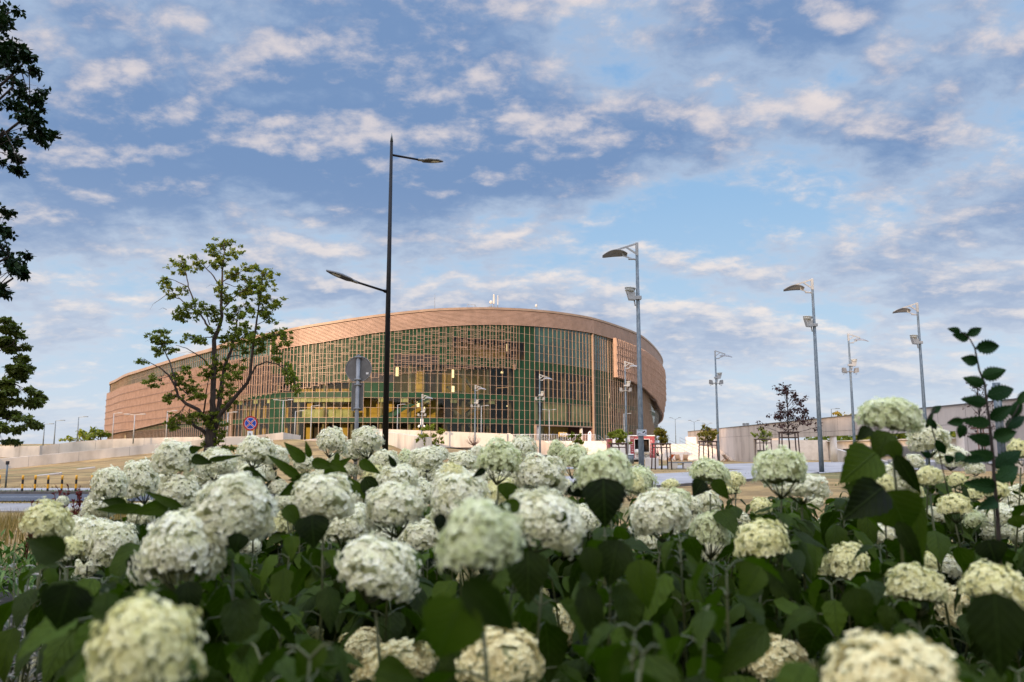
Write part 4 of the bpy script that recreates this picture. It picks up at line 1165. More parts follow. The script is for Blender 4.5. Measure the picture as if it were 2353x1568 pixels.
# ------------------------------------------------------------------ signs
D = 34.0; c = at(575.5, 973, D); zg = H(c.x, D)
t = thing('traffic_sign', 'round blue no stopping sign with a red cross and an arrow plate below', 'traffic sign', (c.x, D, zg)); h = c.z - zg
m = MB(); m.tube([(0, .05, -.1), (0, .05, h + .3)], .032, 10); m.build('pole', 'galvanised', t)
def disc(m, r, y, n=40, mi=0, z=h, th=.012):
    m.extrude([(r * math.cos(2 * math.pi * i / n), y, z + r * math.sin(2 * math.pi * i / n)) for i in range(n)], (0, th, 0), mi)
rr_ = .305
m = MB(); disc(m, rr_, 0); sg = m.build('sign_plate', 'sign_red', t)
m = MB(); disc(m, rr_ * .765, -.004, th=.003); m.build('blue_field', 'sign_blue', sg)
m = MB()
for a_ in (45, -45):
    ca, sa = math.cos(R(a_)), math.sin(R(a_)); L, w = rr_ * .9, rr_ * .062
    for (ww, y, k) in ((w * 1.75, -.0065, 1), (w, -.009, 0)):
        m.add([(L * s1 * ca - ww * s2 * sa, y - (.0012 if a_ > 0 else 0), h + L * s1 * sa + ww * s2 * ca) for s1, s2 in ((-.86, -1), (.86, -1), (.86, 1), (-.86, 1))], [(0, 1, 2, 3)], k)
m.build('red_cross', ['sign_red', 'sign_white'], sg)
m = MB()
n = 48
for i in range(n):
    a0, a1 = 2 * math.pi * i / n, 2 * math.pi * (i + 1) / n
    m.add([(r * math.cos(a), -.0055, h + r * math.sin(a)) for r, a in ((rr_ * .755, a0), (rr_ * .80, a0), (rr_ * .80, a1), (rr_ * .755, a1))], [(0, 1, 2, 3)])
m.build('white_ring', 'sign_white', sg)
pz_ = at(575.5, 990, D).z - zg
m = MB(); m.box((0, 0, pz_ - .33), (.23, .012, .62)); ap = m.build('arrow_plate', 'sign_white', t)
m = MB(); zc = pz_ - .2; m.add([(-.022, -.009, zc - .17), (.022, -.009, zc - .17), (.022, -.009, zc + .0), (.065, -.009, zc), (0, -.009, zc + .11), (-.065, -.009, zc), (-.022, -.009, zc)], [(0, 1, 2, 6), (5, 3, 4)])
m.build('arrow', 'ink_black', ap)

D = 18.5; c = at(823.6, 848.3, D); zg = H(c.x, D); h = c.z - zg
t = thing('sign_back', 'dark grey back of a round sign with a tall plate under it', 'traffic sign', (c.x, D, zg))
m = MB(); m.tube([(0, -.05, -.1), (0, -.05, h + .31)], .045, 14); m.tube([(0, -.05, h + .31), (0, -.05, h + .33)], .048, 14); m.build('pole', 'grey_paint', t)
m = MB(); disc(m, .30, .02, z=h, th=.012); rs = m.build('round_plate', 'sign_back', t)
m = MB(); n = 40
m.tube([(.300 * math.cos(2 * math.pi * i / n), .018, h + .300 * math.sin(2 * math.pi * i / n)) for i in range(n + 1)], .010, 5, cap=False); m.build('rim', 'grey_paint', rs)
m = MB(); m.box((.205, .0185, h - .1), (.06, .004, .045)); m.build('sticker', 'sign_white', rs)
zt = at(822, 880, D).z - zg; zb = at(822, 943.5, D).z - zg
m = MB(); m.box((-.01, .026, (zt + zb) / 2), (.255, .012, zt - zb)); rp = m.build('tall_plate', 'sign_back', t)
m = MB()
for a_, b_ in [((-.138, zt), (.118, zt)), ((-.138, zb), (.118, zb)), ((-.138, zb), (-.138, zt)), ((.118, zb), (.118, zt))]: m.beam((a_[0], .02, a_[1]), (b_[0], .02, b_[1]), .02)
m.build('rim', 'grey_paint', rp)
m = MB()
for z in (h + .27, h - .25, zt - .05, zb + .04): m.box((0, -.04, z), (.15, .13, .035), bev=.008)
m.build('clamp', 'grey_paint', t)

D = 34.3; lp = lg.location
c = at(1474.5, 995, D - .16)
t = thing('camera_warning_sign', 'small pale grey camera warning plate fixed to the nearest tall lamp', 'sign', (c.x, c.y, c.z))
m = MB(); m.box((0, 0, 0), (.415, .012, .265), bev=.004); m.build('plate', 'sign_grey', t)
Mx = lambda x, z: Matrix.Translation((x, -.008, z)) @ Matrix.Rotation(math.pi / 2, 4, 'X')
text_mesh('UWAGA', .062, 'ink_green', t, Mx(-.185, .07), ext=.001)
text_mesh('TEREN', .050, 'ink_black', t, Mx(-.185, -.045), ext=.001)
text_mesh('MONITOROWANY', .042, 'ink_black', t, Mx(-.185, -.105), ext=.001)
m = MB()
m.add([(.03, -.009, .03), (.06, -.009, -.0), (.155, -.009, .055), (.13, -.009, .10)], [(0, 1, 2, 3)])
m.add([(.02, -.009, .0), (.035, -.009, -.015), (.09, -.009, -.005), (.115, -.009, .02), (.10, -.009, .03)], [(0, 1, 2, 3, 4)])
m.add([(.12, -.009, -.0), (.17, -.009, -.04), (.19, -.009, -.04), (.19, -.009, .03), (.172, -.009, .03), (.165, -.009, -.01)], [(0, 1, 5), (1, 2, 3, 4, 5)])
m.build('camera_symbol', 'ink_black', t)
m = MB(); m.box((0, .07, 0), (.24, .12, .04)); m.build('clamp', 'grey_paint', t)

p = gnd(546, 1075, -.2); D = 52; c = at(546, 1050, D); zg = H(c.x, D)
t = thing('info_sign', 'small white pictogram sign on a thin post on the dry slope', 'sign', (c.x, D, zg)); h = c.z - zg
m = MB(); m.tube([(0, .03, -.1), (0, .03, h)], .03, 6); m.build('post', 'galvanised', t)
m = MB(); m.box((0, 0, h), (.34, .02, .36)); pl = m.build('plate', 'sign_white', t)
m = MB(); m.box((.03, -.014, h + .06), (.22, .006, .09)); m.box((-.02, -.014, h - .10), (.24, .006, .04)); m.build('pictogram', 'ink_black', pl)

# ------------------------------------------------------------------ bollards
D = 41.8
b0 = thing('bollard', 'yellow and black bollard rightmost of the row by the road', 'bollard', (0, 0, 0), 0, 'yellow and black bollards along the road')
m = MB(); hh = .90
for k in range(4):
    z0 = hh * k / 4; z1 = hh * (k + 1) / 4
    m.tube([(0, 0, z0 - (.1 if k == 0 else 0)), (0, 0, z1)], .052, 12, mi=k % 2, cap=(k == 3))
m.build('post', ['ink_black', 'yellow_paint'], b0)
labs = ['striped bollard cut by the left edge of the photo', 'striped bollard second from the left in the row by the road', 'striped bollard third from the left in the row by the road', 'striped bollard in the middle of the row by the road', 'striped bollard fifth from the left in the row by the road', 'striped bollard sixth in the row, behind dark red stalks', 'striped bollard rightmost of the row beside the white flowers']
for i, px in enumerate([0, 54, 83, 112.5, 144.5, 177, 212.5]):
    p = at(px - 2, 1110, D)
    if i == 0: b0.location = (p.x, D, -1.04); b0['label'] = labs[0]
    else: dup(b0, (p.x, D, -1.04), 0, labs[i])
c = at(10, 1064, 46.6); zg = H(c.x, 46.6)
t = thing('marker_post', 'thin grey post with a dark box on top beside the far pavement', 'post', (c.x, 46.9, zg)); h = c.z - zg
m = MB(); m.tube([(0, 0, 0), (0, 0, h)], .05, 8); m.build('post', 'galvanised', t); m = MB(); m.box((0, 0, h), (.16, .12, .2), bev=.01); m.build('box', 'ink_black', t)
for (px, py, D, w, rz, lab) in [(198, 1073, 66, 1.9, .5, 'pale concrete drain cover in the middle of the dry slope'), (112, 1083, 58, 2.4, .4, 'narrow pale concrete drain cover low on the dry slope at the left'), (325, 1056, 73, 2.4, .45, 'pale concrete drain cover on the slope left of the white flowers'), (707, 1017, 99, 3.2, .4, 'pale concrete drain cover at the top of the slope below the facade')]:
    c = at(px, py, D); z = H(c.x, D); m = MB(); m.box((0, 0, -.07), (w * .7, .5, .3), bev=.02); o = m.build('drain_cover', 'concrete_dark'); o.location = (c.x, D, z); o.rotation_euler = (0.05, -.12, rz); tag(o, lab, 'drain cover', 'drain covers on the slope')

# ------------------------------------------------------------------ food truck
D = 100.0; a = at(1449, 1054, D); b = at(1505, 1054, D); W = b.x - a.x; zt = at(1476, 1002, D).z; z0 = at(1476, 1055, D).z; Hh = zt - z0
cx = (a.x + b.x) / 2; gz = H(cx, D)
t = thing('food_truck', 'red and white ice cream food truck with its serving hatch open', 'food truck', (cx, D, gz)); zo = z0 - gz
m = MB(); y1 = 2.4
# shell with hatch opening
hx0, hx1 = -W / 2 + W * .17, -W / 2 + W * .79; hz0, hz1 = zo + Hh * .30, zo + Hh * .86
m.box((0, .03 + y1, zo + Hh / 2), (W, .06, Hh)); m.box((-W / 2 + .03, y1 / 2, zo + Hh / 2), (.06, y1, Hh)); m.box((W / 2 - .03, y1 / 2, zo + Hh / 2), (.06, y1, Hh))
m.box((0, y1 / 2, zo + .05), (W, y1, .1)); m.box((0, y1 / 2, zo + Hh + .02), (W + .16, y1 + .2, .12), bev=.03)
m.box(((hx0 + hx1) / 2, .03, (zo + hz0) / 2), (hx1 - hx0, .06, hz0 - zo)); body = m.build('body', 'truck_white', t)
m = MB(); m.box(((-W / 2 + hx0) / 2, .02, zo + Hh / 2), (hx0 + W / 2, .08, Hh * .99)); m.box(((W / 2 + hx1) / 2, .02, zo + Hh / 2), (W / 2 - hx1, .08, Hh * .99)); m.box(((hx0 + hx1) / 2, .022, (hz1 + zo + Hh) / 2), (hx1 - hx0, .08, zo + Hh - hz1)); m.build('red_front_panel', 'truck_red', t)
m = MB()
for a_, b_ in [((hx0, hz0), (hx0, hz1)), ((hx1, hz0), (hx1, hz1)), ((hx0, hz1), (hx1, hz1))]: m.beam((a_[0], -.03, a_[1]), (b_[0], -.03, b_[1]), .07, .06)
m.beam((-W / 2, -.03, zo), (W / 2, -.03, zo), .09, .08); m.build('hatch_frame', 'truck_white', t)
m = MB(); m.box(((hx0 + hx1) / 2, -.12, hz0 - .03), (hx1 - hx0 + .1, .36, .05), bev=.01); m.build('counter', 'truck_white', t)
m = MB(); m.box(((hx0 + hx1) / 2, 1.9, (hz0 + hz1) / 2), (hx1 - hx0 + .4, .1, hz1 - hz0 + .2)); m.box(((hx0 + hx1) / 2 - .2, 1.5, hz0 + .35), (1.2, .5, .9)); m.box((hx1 - .3, 1.6, hz1 - .5), (.5, .3, .5)); m.build('dark_interior', 'dark_inside', t)
for x in (-W * .25, W * .28):
    m = MB(); m.tube([(x, .35, .28), (x, .55, .28)], .28, 16); m.build('wheel', 'ink_black', t)
m = MB(); m.box((-W / 2 - 1.0, 1.9, zo + Hh * .45), (1.9, .9, Hh * .86), bev=.05); m.build('side_annex', 'truck_white', t)
tx = lambda x, z: Matrix.Translation((x, -.05, z)) @ Matrix.Rotation(math.pi / 2, 4, 'X')
text_mesh('LODY', .50, 'ink_black', t, tx(-W / 2 + W * .36, zo + Hh * .075), ext=.008)
text_mesh('DY', .26, 'truck_white', t, tx(-W / 2 + .08, zo + Hh * .86), ext=.008)
rr = random.Random(3); m = MB()
for k in range(11):
    x = W / 2 - .5 + .03; z = zo + Hh * (.80 - .062 * k); l = rr.uniform(.18, .34); m.box((x + l / 2 - .05, -.03, z), (l, .008, .035))
for k in range(5): m.box((-W / 2 + .22 + rr.uniform(0, .05), -.03, zo + Hh * (.72 - .1 * k)), (rr.uniform(.12, .25), .008, .04))
m.build('menu_lettering', 'truck_white', t)
m = MB(); m.box((-W / 2 + W * .27, -.045, zo + Hh * .18), (.2, .006, .1)); m.box((-W / 2 + W * .27, -.045, zo + Hh * .10), (.26, .006, .03)); m.build('small_logo', 'truck_red', t)
for (dx, w, h, mat, nm, lab) in [(.35, .62, .34, 'truck_white', 'serving_tray', 'white serving tray on the food truck counter'), (.78, .2, .36, 'truck_white', 'paper_cup', 'white paper cup standing on the food truck counter')]:
    m = MB()
    if nm == 'paper_cup': m.tube([(0, 0, 0), (0, 0, h)], [.08, .12], 12)
    else: m.box((0, 0, h / 2), (w, .3, h), bev=.05)
    o = m.build(nm, mat); o.location = (cx + hx0 + dx, D - .1, gz + hz0); tag(o, lab, 'container')
p = at(1409, 1030, 104); gz2 = H(p.x, 104); zt = at(1409, 1009, 104).z - gz2
t = thing('kiosk', 'small dark red kiosk left of the food truck behind the staked tree', 'kiosk', (p.x, 104, gz2))
m = MB(); m.box((0, 1, zt / 2), (1.25, 2, zt), bev=.02); m.build('cabin', 'truck_red', t); m = MB(); m.box((0, 1, zt + .05), (1.4, 2.2, .1), bev=.02); m.build('roof', 'truck_white', t); m = MB(); m.box((.05, -.02, zt * .55), (.5, .04, zt * .4)); m.build('window', 'truck_white', t)

# benches and blocks, bin, deck chairs
def bench(px0, px1, ytop, D, label):
    a = at(px0, ytop, D); b = at(px1, ytop, D); w = b.x - a.x; h = max(.36, a.z)
    t = thing('bench', label, 'bench', ((a.x + b.x) / 2, D, 0), 0, 'concrete block benches by the path')
    m = MB(); m.box((0, 0, h - .03), (w, .48, .07), bev=.01); m.build('seat', 'grey_paint', t)
    for s_ in (-1, 1):
        m = MB(); m.box((s_ * (w / 2 - .27), 0, (h - .065) / 2), (.52, .5, h - .065), bev=.015); m.build('concrete_leg', 'concrete', t)
bench(1535, 1589, 1062, 49.5, 'concrete bench with a dark slatted seat left of the round greenish flower head')
bench(1596, 1650, 1062.5, 49.8, 'concrete bench almost hidden behind the round greenish flower head')
bench(2318, 2385, 1056, 40, 'bench with concrete legs at the right edge of the photo')
m = MB(); m.box((0, 0, .31), (.62, .62, .62), bev=.015); o = m.build('concrete_block', 'concrete'); a = at(1498, 1070, 52); o.location = (a.x, 52, 0); o.rotation_euler = (0, 0, .5); tag(o, 'square concrete block between the food truck and the staked tree', 'block')
a = at(1450, 1056, 66); t = thing('litter_bin', 'small round grey litter bin in front of the food truck', 'litter bin', (a.x, 66, 0)); m = MB(); m.tube([(0, 0, 0), (0, 0, .72)], .24, 14); m.build('bin_body', 'galvanised', t); m = MB(); m.tube([(0, 0, .72), (0, 0, .80)], [.27, .22], 14); m.build('lid', 'truck_white', t)
for z_ in [(2292, 'short grey pillar beside the thick post near the right edge'), (2320, 'second short grey pillar right of the thick post')]: pass
p = at(2289, 880, 46.5); t = thing('thick_post', 'thick pale grey steel post standing behind the dark leafy shoot', 'post', (p.x, 46.5, .42)); m = MB(); m.tube([(0, 0, 0), (0, 0, p.z - .42)], .21, 18); m.build('shaft', 'galvanised', t); m = MB(); m.tube([(0, 0, 0), (0, 0, .05)], .34, 18); m.build('base_plate', 'grey_paint', t)
p = at(2320, 1020, 47.5); t = thing('pillar_light', 'short grey pillar right of the thick steel post', 'pillar', (p.x, 47.5, .42)); m = MB(); m.tube([(0, 0, 0), (0, 0, .95)], .14, 14); m.build('shaft', 'galvanised', t); m = MB(); m.tube([(0, 0, .95), (0, 0, 1.02)], .15, 14); m.build('cap', 'grey_paint', t)
def deck(px, D, cloth, rz, label):
    a = at(px, 1055, D); z = H(a.x, D)
    t = thing('deck_chair', label, 'deck chair', (a.x, D, z), rz, 'deck chairs in front of the sitting steps')
    for s_ in (-.29, .29):
        m = MB(); m.beam((s_, -.55, .05), (s_, .5, .95), .05); m.beam((s_, .45, 0), (s_, -.3, .55), .05); m.beam((s_, .1, .33), (s_, .62, .02), .04); m.build('wooden_frame', 'beech_wood', t)
    m = MB(); vs = []
    for i in range(9):
        u = i / 8; y = -.5 + .98 * u; z = .12 + .80 * u - .16 * math.sin(math.pi * u)
        vs += [(-.27, y, z), (.27, y, z)]
    m.add(vs, [(2 * i, 2 * i + 1, 2 * i + 3, 2 * i + 2) for i in range(8)], smooth=True); m.build('canvas', cloth, t)
    return t
ch = deck(1541, 108.5, 'orange_cloth', math.pi + .55, 'orange deck chair turned sideways in front of the sitting steps')
ch2 = deck(1557, 108.5, 'grey_cloth', math.pi - .4, 'grey deck chair right beside the orange one')
dup(ch2, (at(1575, 1055, 108.5).x, 108.5, H(at(1575, 1055, 108.5).x, 108.5)), math.pi - .1, 'grey deck chair on its own, right of the other grey one')
dup(ch2, (at(1668, 1055, 109).x, 109, H(at(1668, 1055, 109).x, 109)), math.pi / 2 + .5, 'grey deck chair seen edge on at the foot of the lower steps')
def flag(px, ytop, ybase, D, label, z0=PLT):
    a = at(px, ytop, D); h = a.z - z0
    t = thing('beach_flag', label, 'flag', (a.x, D, z0)); m = MB(); m.tube([(.32, .03, 0), (.34, .03, h * .8), (.2, .03, h)], .025, 6); m.build('pole', 'grey_paint', t)
    m = MB(); pts = [(-.3, 0, .12), (.3, 0, .12), (.33, 0, h * .82), (.22, 0, h * .97), (.05, 0, h), (-.18, 0, h * .93), (-.3, 0, h * .75)]; m.extrude(pts, (0, .02, 0)); c = m.build('cloth', 'sign_white', t)
    m = MB(); m.ellipsoid((.02, -.02, h * .76), (.14, .012, .13)); m.build('emblem', 'sign_red', c)
flag(1354.5, 991, 1016, 146, 'white feather flag with a red emblem beside the entrance')
flag(287, 1000, 1009, 225, 'white feather flag under the ribbed left end of the arena', 2.6)

# roof bits on the right wall
for px, y in [(1700, 0), (1709, 0), (1713, 0)]: pass
t = thing('wall_floodlights', 'pair of small floodlights on top of the concrete wall', 'floodlight', (WX + .2, 107, ZT + .09)); m = MB(); m.box((0, -1.0, .18), (.3, .4, .26)); m.beam((0, -1, 0), (0, -1, .1), .06); m.build('floodlight', 'grey_paint', t); m = MB(); m.box((0, .6, .2), (.3, .5, .3)); m.beam((0, .6, 0), (0, .6, .1), .06); m.build('floodlight', 'grey_paint', t)

# ------------------------------------------------------------------ people on the pavement by the steps
def person(px, D, ztop_px, label, shirt, shorts, pose, rz):
    a = at(px, 1050, D); z = H(a.x, D); 
    t = tag(bpy.data.objects.new('person', None), label, 'person'); COL.objects.link(t); t.location = (a.x, D, z); t.rotation_euler = (0, 0, rz)
    st, arm = pose
    J = {'pelvis': (0, 0, .95), 'waist': (0, 0, 1.08), 'chest': (0, -.01, 1.32), 'neck': (0, 0, 1.48), 'chin': (0, -.01, 1.56), 'head': (0, -.01, 1.68),
         'lsh': (-.18, 0, 1.40), 'lel': (-.24, arm * .6, 1.13), 'lwr': (-.22, -.12 + arm * .5, .93), 'lha': (-.22, -.17 + arm * .5, .86),
         'rsh': (.18, 0, 1.40), 'rel': (.24, -arm * .6, 1.13), 'rwr': (.22, -.12 - arm * .5, .93), 'rha': (.22, -.17 - arm * .5, .86),
         'lhi': (-.10, 0, .90), 'lkn': (-.11, -st, .50), 'lan': (-.11, -st * .9, .09), 'lto': (-.12, -st * .9 - .17, .04),
         'rhi': (.10, 0, .90), 'rkn': (.11, st * .5, .50), 'ran': (.11, st * 1.3, .12), 'rto': (.12, st * 1.3 - .15, .04)}
    E = [('pelvis', 'waist'), ('waist', 'chest'), ('chest', 'neck'), ('neck', 'chin'), ('chin', 'head'), ('chest', 'lsh'), ('lsh', 'lel'), ('lel', 'lwr'), ('lwr', 'lha'), ('chest', 'rsh'), ('rsh', 'rel'), ('rel', 'rwr'), ('rwr', 'rha'),
         ('pelvis', 'lhi'), ('lhi', 'lkn'), ('lkn', 'lan'), ('lan', 'lto'), ('pelvis', 'rhi'), ('rhi', 'rkn'), ('rkn', 'ran'), ('ran', 'rto')]
    Rr = {'pelvis': .14, 'waist': .12, 'chest': .145, 'neck': .055, 'chin': .08, 'head': .095, 'lsh': .065, 'rsh': .065, 'lel': .042, 'rel': .042, 'lwr': .03, 'rwr': .03, 'lha': .035, 'rha': .035, 'lhi': .10, 'rhi': .10, 'lkn': .062, 'rkn': .062, 'lan': .042, 'ran': .042, 'lto': .035, 'rto': .035}
    def skin(name, keys, mat, grow=0.0, root='pelvis'):
        ks = [k for k in J if k in keys]; me = bpy.data.meshes.new(name); me.from_pydata([J[k] for k in ks], [(ks.index(a), ks.index(b)) for a, b in E if a in ks and b in ks], [])
        o = bpy.data.objects.new(name, me); COL.objects.link(o); o.parent = t
        md = o.modifiers.new('skin', 'SKIN'); 
        for i, k in enumerate(ks):
            sv = me.skin_vertices[0].data[i]; r = Rr[k] + grow; sv.radius = (r, r); sv.use_root = (k == root)
        o.modifiers.new('sub', 'SUBSURF').render_levels = 1; o.modifiers['sub'].levels = 1; me.materials.append(MATS[mat]); return o
    skin('body', set(J), 'skin')
    skin('shirt', {'pelvis', 'waist', 'chest', 'lsh', 'rsh', 'lel', 'rel'}, shirt, .022, 'chest')
    skin('shorts', {'pelvis', 'lhi', 'rhi', 'lkn', 'rkn'}, shorts, .026)
    m = MB(); m.ellipsoid((0, .015, 1.72), (.10, .115, .10)); m.build('hair', 'hair', t)
    for k in ('l', 'r'):
        a_ = J[k + 'an']; b_ = J[k + 'to']; m = MB(); m.beam((a_[0], a_[1] + .05, .05), (b_[0], b_[1] - .03, .045), .1, .09); m.build('shoe', 'shoe', t)
    return t
t = person(1472, 112, 0, 'person in white shirt and black shorts with a black backpack walking by the truck', 'cloth_white', 'cloth_black', (.10, .06), .2)
m = MB(); m.box((0, .20, 1.22), (.32, .2, .48), bev=.05); o = m.build('backpack', 'cloth_black'); o.location = t.location; o.rotation_euler = t.rotation_euler; tag(o, 'black backpack worn by the person beside the food truck', 'backpack')
person(1511, 112, 0, 'person in pink shirt and dark shorts striding between the tree stakes', 'cloth_pink', 'cloth_black', (.24, .14), 1.3)

# ------------------------------------------------------------------ trees
def leaf_kite(mb, p, d, n, L, W, var):
    s_ = d.cross(n).normalized() * W / 2; m1 = p + d * L * .45
    mb.add([p, m1 + s_ + n * L * .08, p + d * L, m1 - s_ + n * L * .08], [(0, 1, 2), (0, 2, 3)], 0, var=var)
def rdir(r, up=0.0):
    while True:
        v = Vector((r.uniform(-1, 1), r.uniform(-1, 1), r.uniform(-1, 1)))
        if .05 < v.length < 1: break
    v.normalize(); v.z += up; return v.normalized()
def crown(mb, r, c, rx, ry, rz, n, L, W, droop=-.35, shell=.35, lumps=5):
    k_ = 1 if lumps < 9 else .72
    sub = [(Vector((r.gauss(0, .45 + .12 * (lumps > 8)) * rx, r.gauss(0, .45) * ry, r.gauss(0, .4 + .14 * (lumps > 8)) * rz)), r.uniform(.28, .55) * k_) for _ in range(lumps)]
    for k in range(n):
        o_, q = sub[r.randrange(len(sub))]; v = rdir(r) * (r.random() ** shell)
        p = Vector(c) + o_ + Vector((v.x * rx * q, v.y * ry * q, v.z * rz * q * .8))
        d = rdir(r, droop); nn = rdir(r, 1.2); nn = (nn - d * nn.dot(d)).normalized()
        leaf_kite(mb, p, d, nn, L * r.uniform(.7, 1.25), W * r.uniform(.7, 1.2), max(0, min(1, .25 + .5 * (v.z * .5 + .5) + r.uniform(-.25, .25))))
def limb(mb, pts, r0, r1, jit=0.0, rnd=None, n=8):
    out = []; N = len(pts)
    for i in range(N - 1):
        for k in range(3):
            t = k / 3; p = pts[i].lerp(pts[i + 1], t)
            if rnd and (i or k): p = p + Vector((rnd.uniform(-jit, jit), rnd.uniform(-jit, jit), rnd.uniform(-jit, jit)))
            out.append(p)
    out.append(pts[-1]); M = len(out)
    mb.tube(out, [r0 + (r1 - r0) * (i / (M - 1)) for i in range(M)], n)
    return out
# the big open-crowned tree
TD = 45.0
def tz(x, y, dd=0.0): return at(344.6 + x / 2.873, 517 + y / 2.873, TD + dd)
def zr(r): return r / 2.873 / F * TD
rnd = random.Random(21)
base = tz(400, 1512); zg = H(base.x, TD); B0 = Vector((base.x, TD, zg))
wood = MB(); allp = []
def L_(pts, r0, r1, d0=0.0, d1=0.0, n=8):
    N = len(pts); P = [tz(p[0], p[1], d0 + (d1 - d0) * i / max(1, N - 1)) for i, p in enumerate(pts)]
    allp.extend(limb(wood, P, zr(r0), zr(r1), .02, rnd, n))
low = B0 - Vector((0, 0, .3))
P = [low, tz(385, 1560), tz(397, 1500), tz(402, 1430), tz(405, 1370), tz(412, 1320)]
allp.extend(limb(wood, P, zr(48), zr(33), .015, rnd, 14))
L_([(405, 1345), (410, 1280), (415, 1200), (415, 1100), (425, 900), (421, 760), (455, 680), (475, 600), (470, 500), (475, 400), (478, 300), (488, 200), (490, 110)], 23, 2.2, 0, .5, 12)
L_([(425, 1340), (445, 1270), (455, 1200), (470, 1080), (495, 930), (545, 800), (568, 700), (575, 620), (595, 530)], 21, 2, 0, 1.8, 10)
L_([(430, 1345), (450, 1280), (480, 1230), (560, 1140), (645, 1045), (665, 960), (680, 800), (700, 680), (715, 570), (735, 430), (740, 330)], 17, 2, 0, -1.6, 10)
L_([(650, 1030), (700, 930), (770, 905), (840, 920), (900, 960), (950, 1010), (965, 1090)], 6, 1.5, -.8, -2.2)
L_([(685, 780), (760, 740), (830, 725), (900, 750)], 4, 1.2, -1.2, -2)
L_([(395, 1350), (370, 1300), (320, 1220), (240, 1180), (185, 1130), (165, 1060), (120, 990), (60, 940), (0, 910)], 15, 2, 0, -1.5, 10)
L_([(250, 1120), (200, 1080), (160, 1040), (135, 1000)], 5, 1.5, -.6, 0); L_([(175, 1060), (130, 900), (90, 820), (60, 760)], 6, 1.5, -1, .5); L_([(355, 1240), (370, 1120), (390, 1010)], 6, 2, -.2, -1.4)
L_([(388, 1395), (340, 1350), (300, 1335), (285, 1315)], 13, 8, 0, -.8, 10)
L_([(412, 720), (370, 650), (340, 600), (280, 555), (200, 490), (110, 460), (40, 510)], 8, 1.2, .1, 1.5); L_([(290, 500), (255, 410), (240, 330), (220, 260), (180, 240)], 5, 1.2, .8, .2); L_([(252, 410), (190, 380), (140, 360), (60, 370)], 3.5, 1, .7, 1.6)
L_([(405, 950), (360, 890), (300, 850), (240, 815), (170, 795)], 6, 1.2, 0, -1.6); L_([(420, 745), (380, 740), (330, 755), (270, 740)], 4, 1.2, 0, -.8); L_([(460, 410), (420, 340), (370, 290), (330, 240), (310, 200)], 5, 1.2, .2, -.9)
L_([(482, 555), (540, 490), (600, 450), (660, 400), (720, 350)], 5, 1.2, .2, 1.6); L_([(480, 375), (540, 340), (600, 310), (660, 280)], 4, 1, .3, -.7); L_([(495, 385), (560, 410), (640, 400)], 3, 1, .3, 1.2)
L_([(572, 775), (620, 730), (640, 700)], 4, 1, .6, 0); L_([(515, 875), (580, 860), (640, 885)], 5, 1.2, .6, 1.8); L_([(700, 660), (750, 640), (830, 655)], 3, .8, -1.4, -.6); L_([(395, 660), (370, 580), (350, 520)], 4, 1, .3, -1.0); L_([(440, 1290), (520, 1180), (560, 1120)], 4, 1.2, 0, -1.2)
clus = [(500,125,75,30),(395,150,35,25),(440,190,50,30),(560,190,60,30),(480,250,60,30),(420,270,35,20),(190,250,60,30),(215,300,50,35),(300,230,45,30),(310,290,35,25),(90,370,50,22),(120,410,30,30),(215,430,30,20),(150,470,40,20),(290,520,60,25),(350,530,60,25),(420,570,50,30),(210,560,40,30),(190,600,45,22),(260,600,60,20),(220,630,25,15),(330,570,40,25),(430,630,40,30),(400,690,50,20),(470,420,40,30),(480,480,35,30),(520,490,40,25),(550,320,60,30),(640,290,60,25),(690,280,30,15),(570,350,40,15),(620,420,60,30),(660,370,40,25),(700,400,60,40),(740,330,60,30),(790,340,30,40),(760,430,60,40),(650,450,55,30),(590,450,40,30),(640,540,40,40),(660,570,30,25),(740,500,50,40),(780,520,50,30),(830,520,35,25),(760,580,50,40),(800,620,40,25),(560,560,50,30),(540,610,45,30),(610,600,30,20),(620,660,40,25),(590,690,50,30),(520,740,50,30),(480,760,50,30),(90,700,40,25),(60,740,60,30),(30,760,35,30),(100,790,65,30),(40,840,40,22),(130,820,40,22),(260,740,45,25),(300,770,50,20),(350,770,25,15),(640,730,60,35),(700,750,60,30),(760,760,60,35),(830,730,60,25),(880,740,45,30),(900,780,35,15),(740,810,60,30),(840,830,30,20),(850,890,25,20),(620,770,40,25),(560,770,40,25),(430,890,40,30),(460,930,45,30),(520,950,50,35),(580,930,50,35),(570,1000,45,30),(500,1020,40,30),(240,960,40,25),(370,970,50,25),(390,990,40,30),(180,1010,60,25),(220,1050,60,25),(290,1070,50,30),(320,1120,50,30),(260,1140,50,20),(-60,900,30,14),(40,1020,60,20),(20,1050,40,20),(130,1130,35,25),(110,1150,30,20),(520,1090,40,30),(480,1120,40,25),(540,1160,25,20),(500,1190,40,20),(890,960,45,25),(920,990,40,30),(940,1030,30,25),(965,1080,20,30),(200,1280,60,25),(260,1260,60,20),(170,1310,50,20),(310,1250,30,20),(150,1340,30,12),(270,1310,30,20),(370,1270,35,30),(400,1310,35,35),(430,1290,30,25),(460,1350,35,35),(465,1400,25,25),(450,1430,30,15),(375,1420,20,25),(365,1450,18,12),(540,1480,40,18),(500,1470,20,12),(440,1240,40,20),(640,830,50,30)]
lv = MB(); tw = MB()
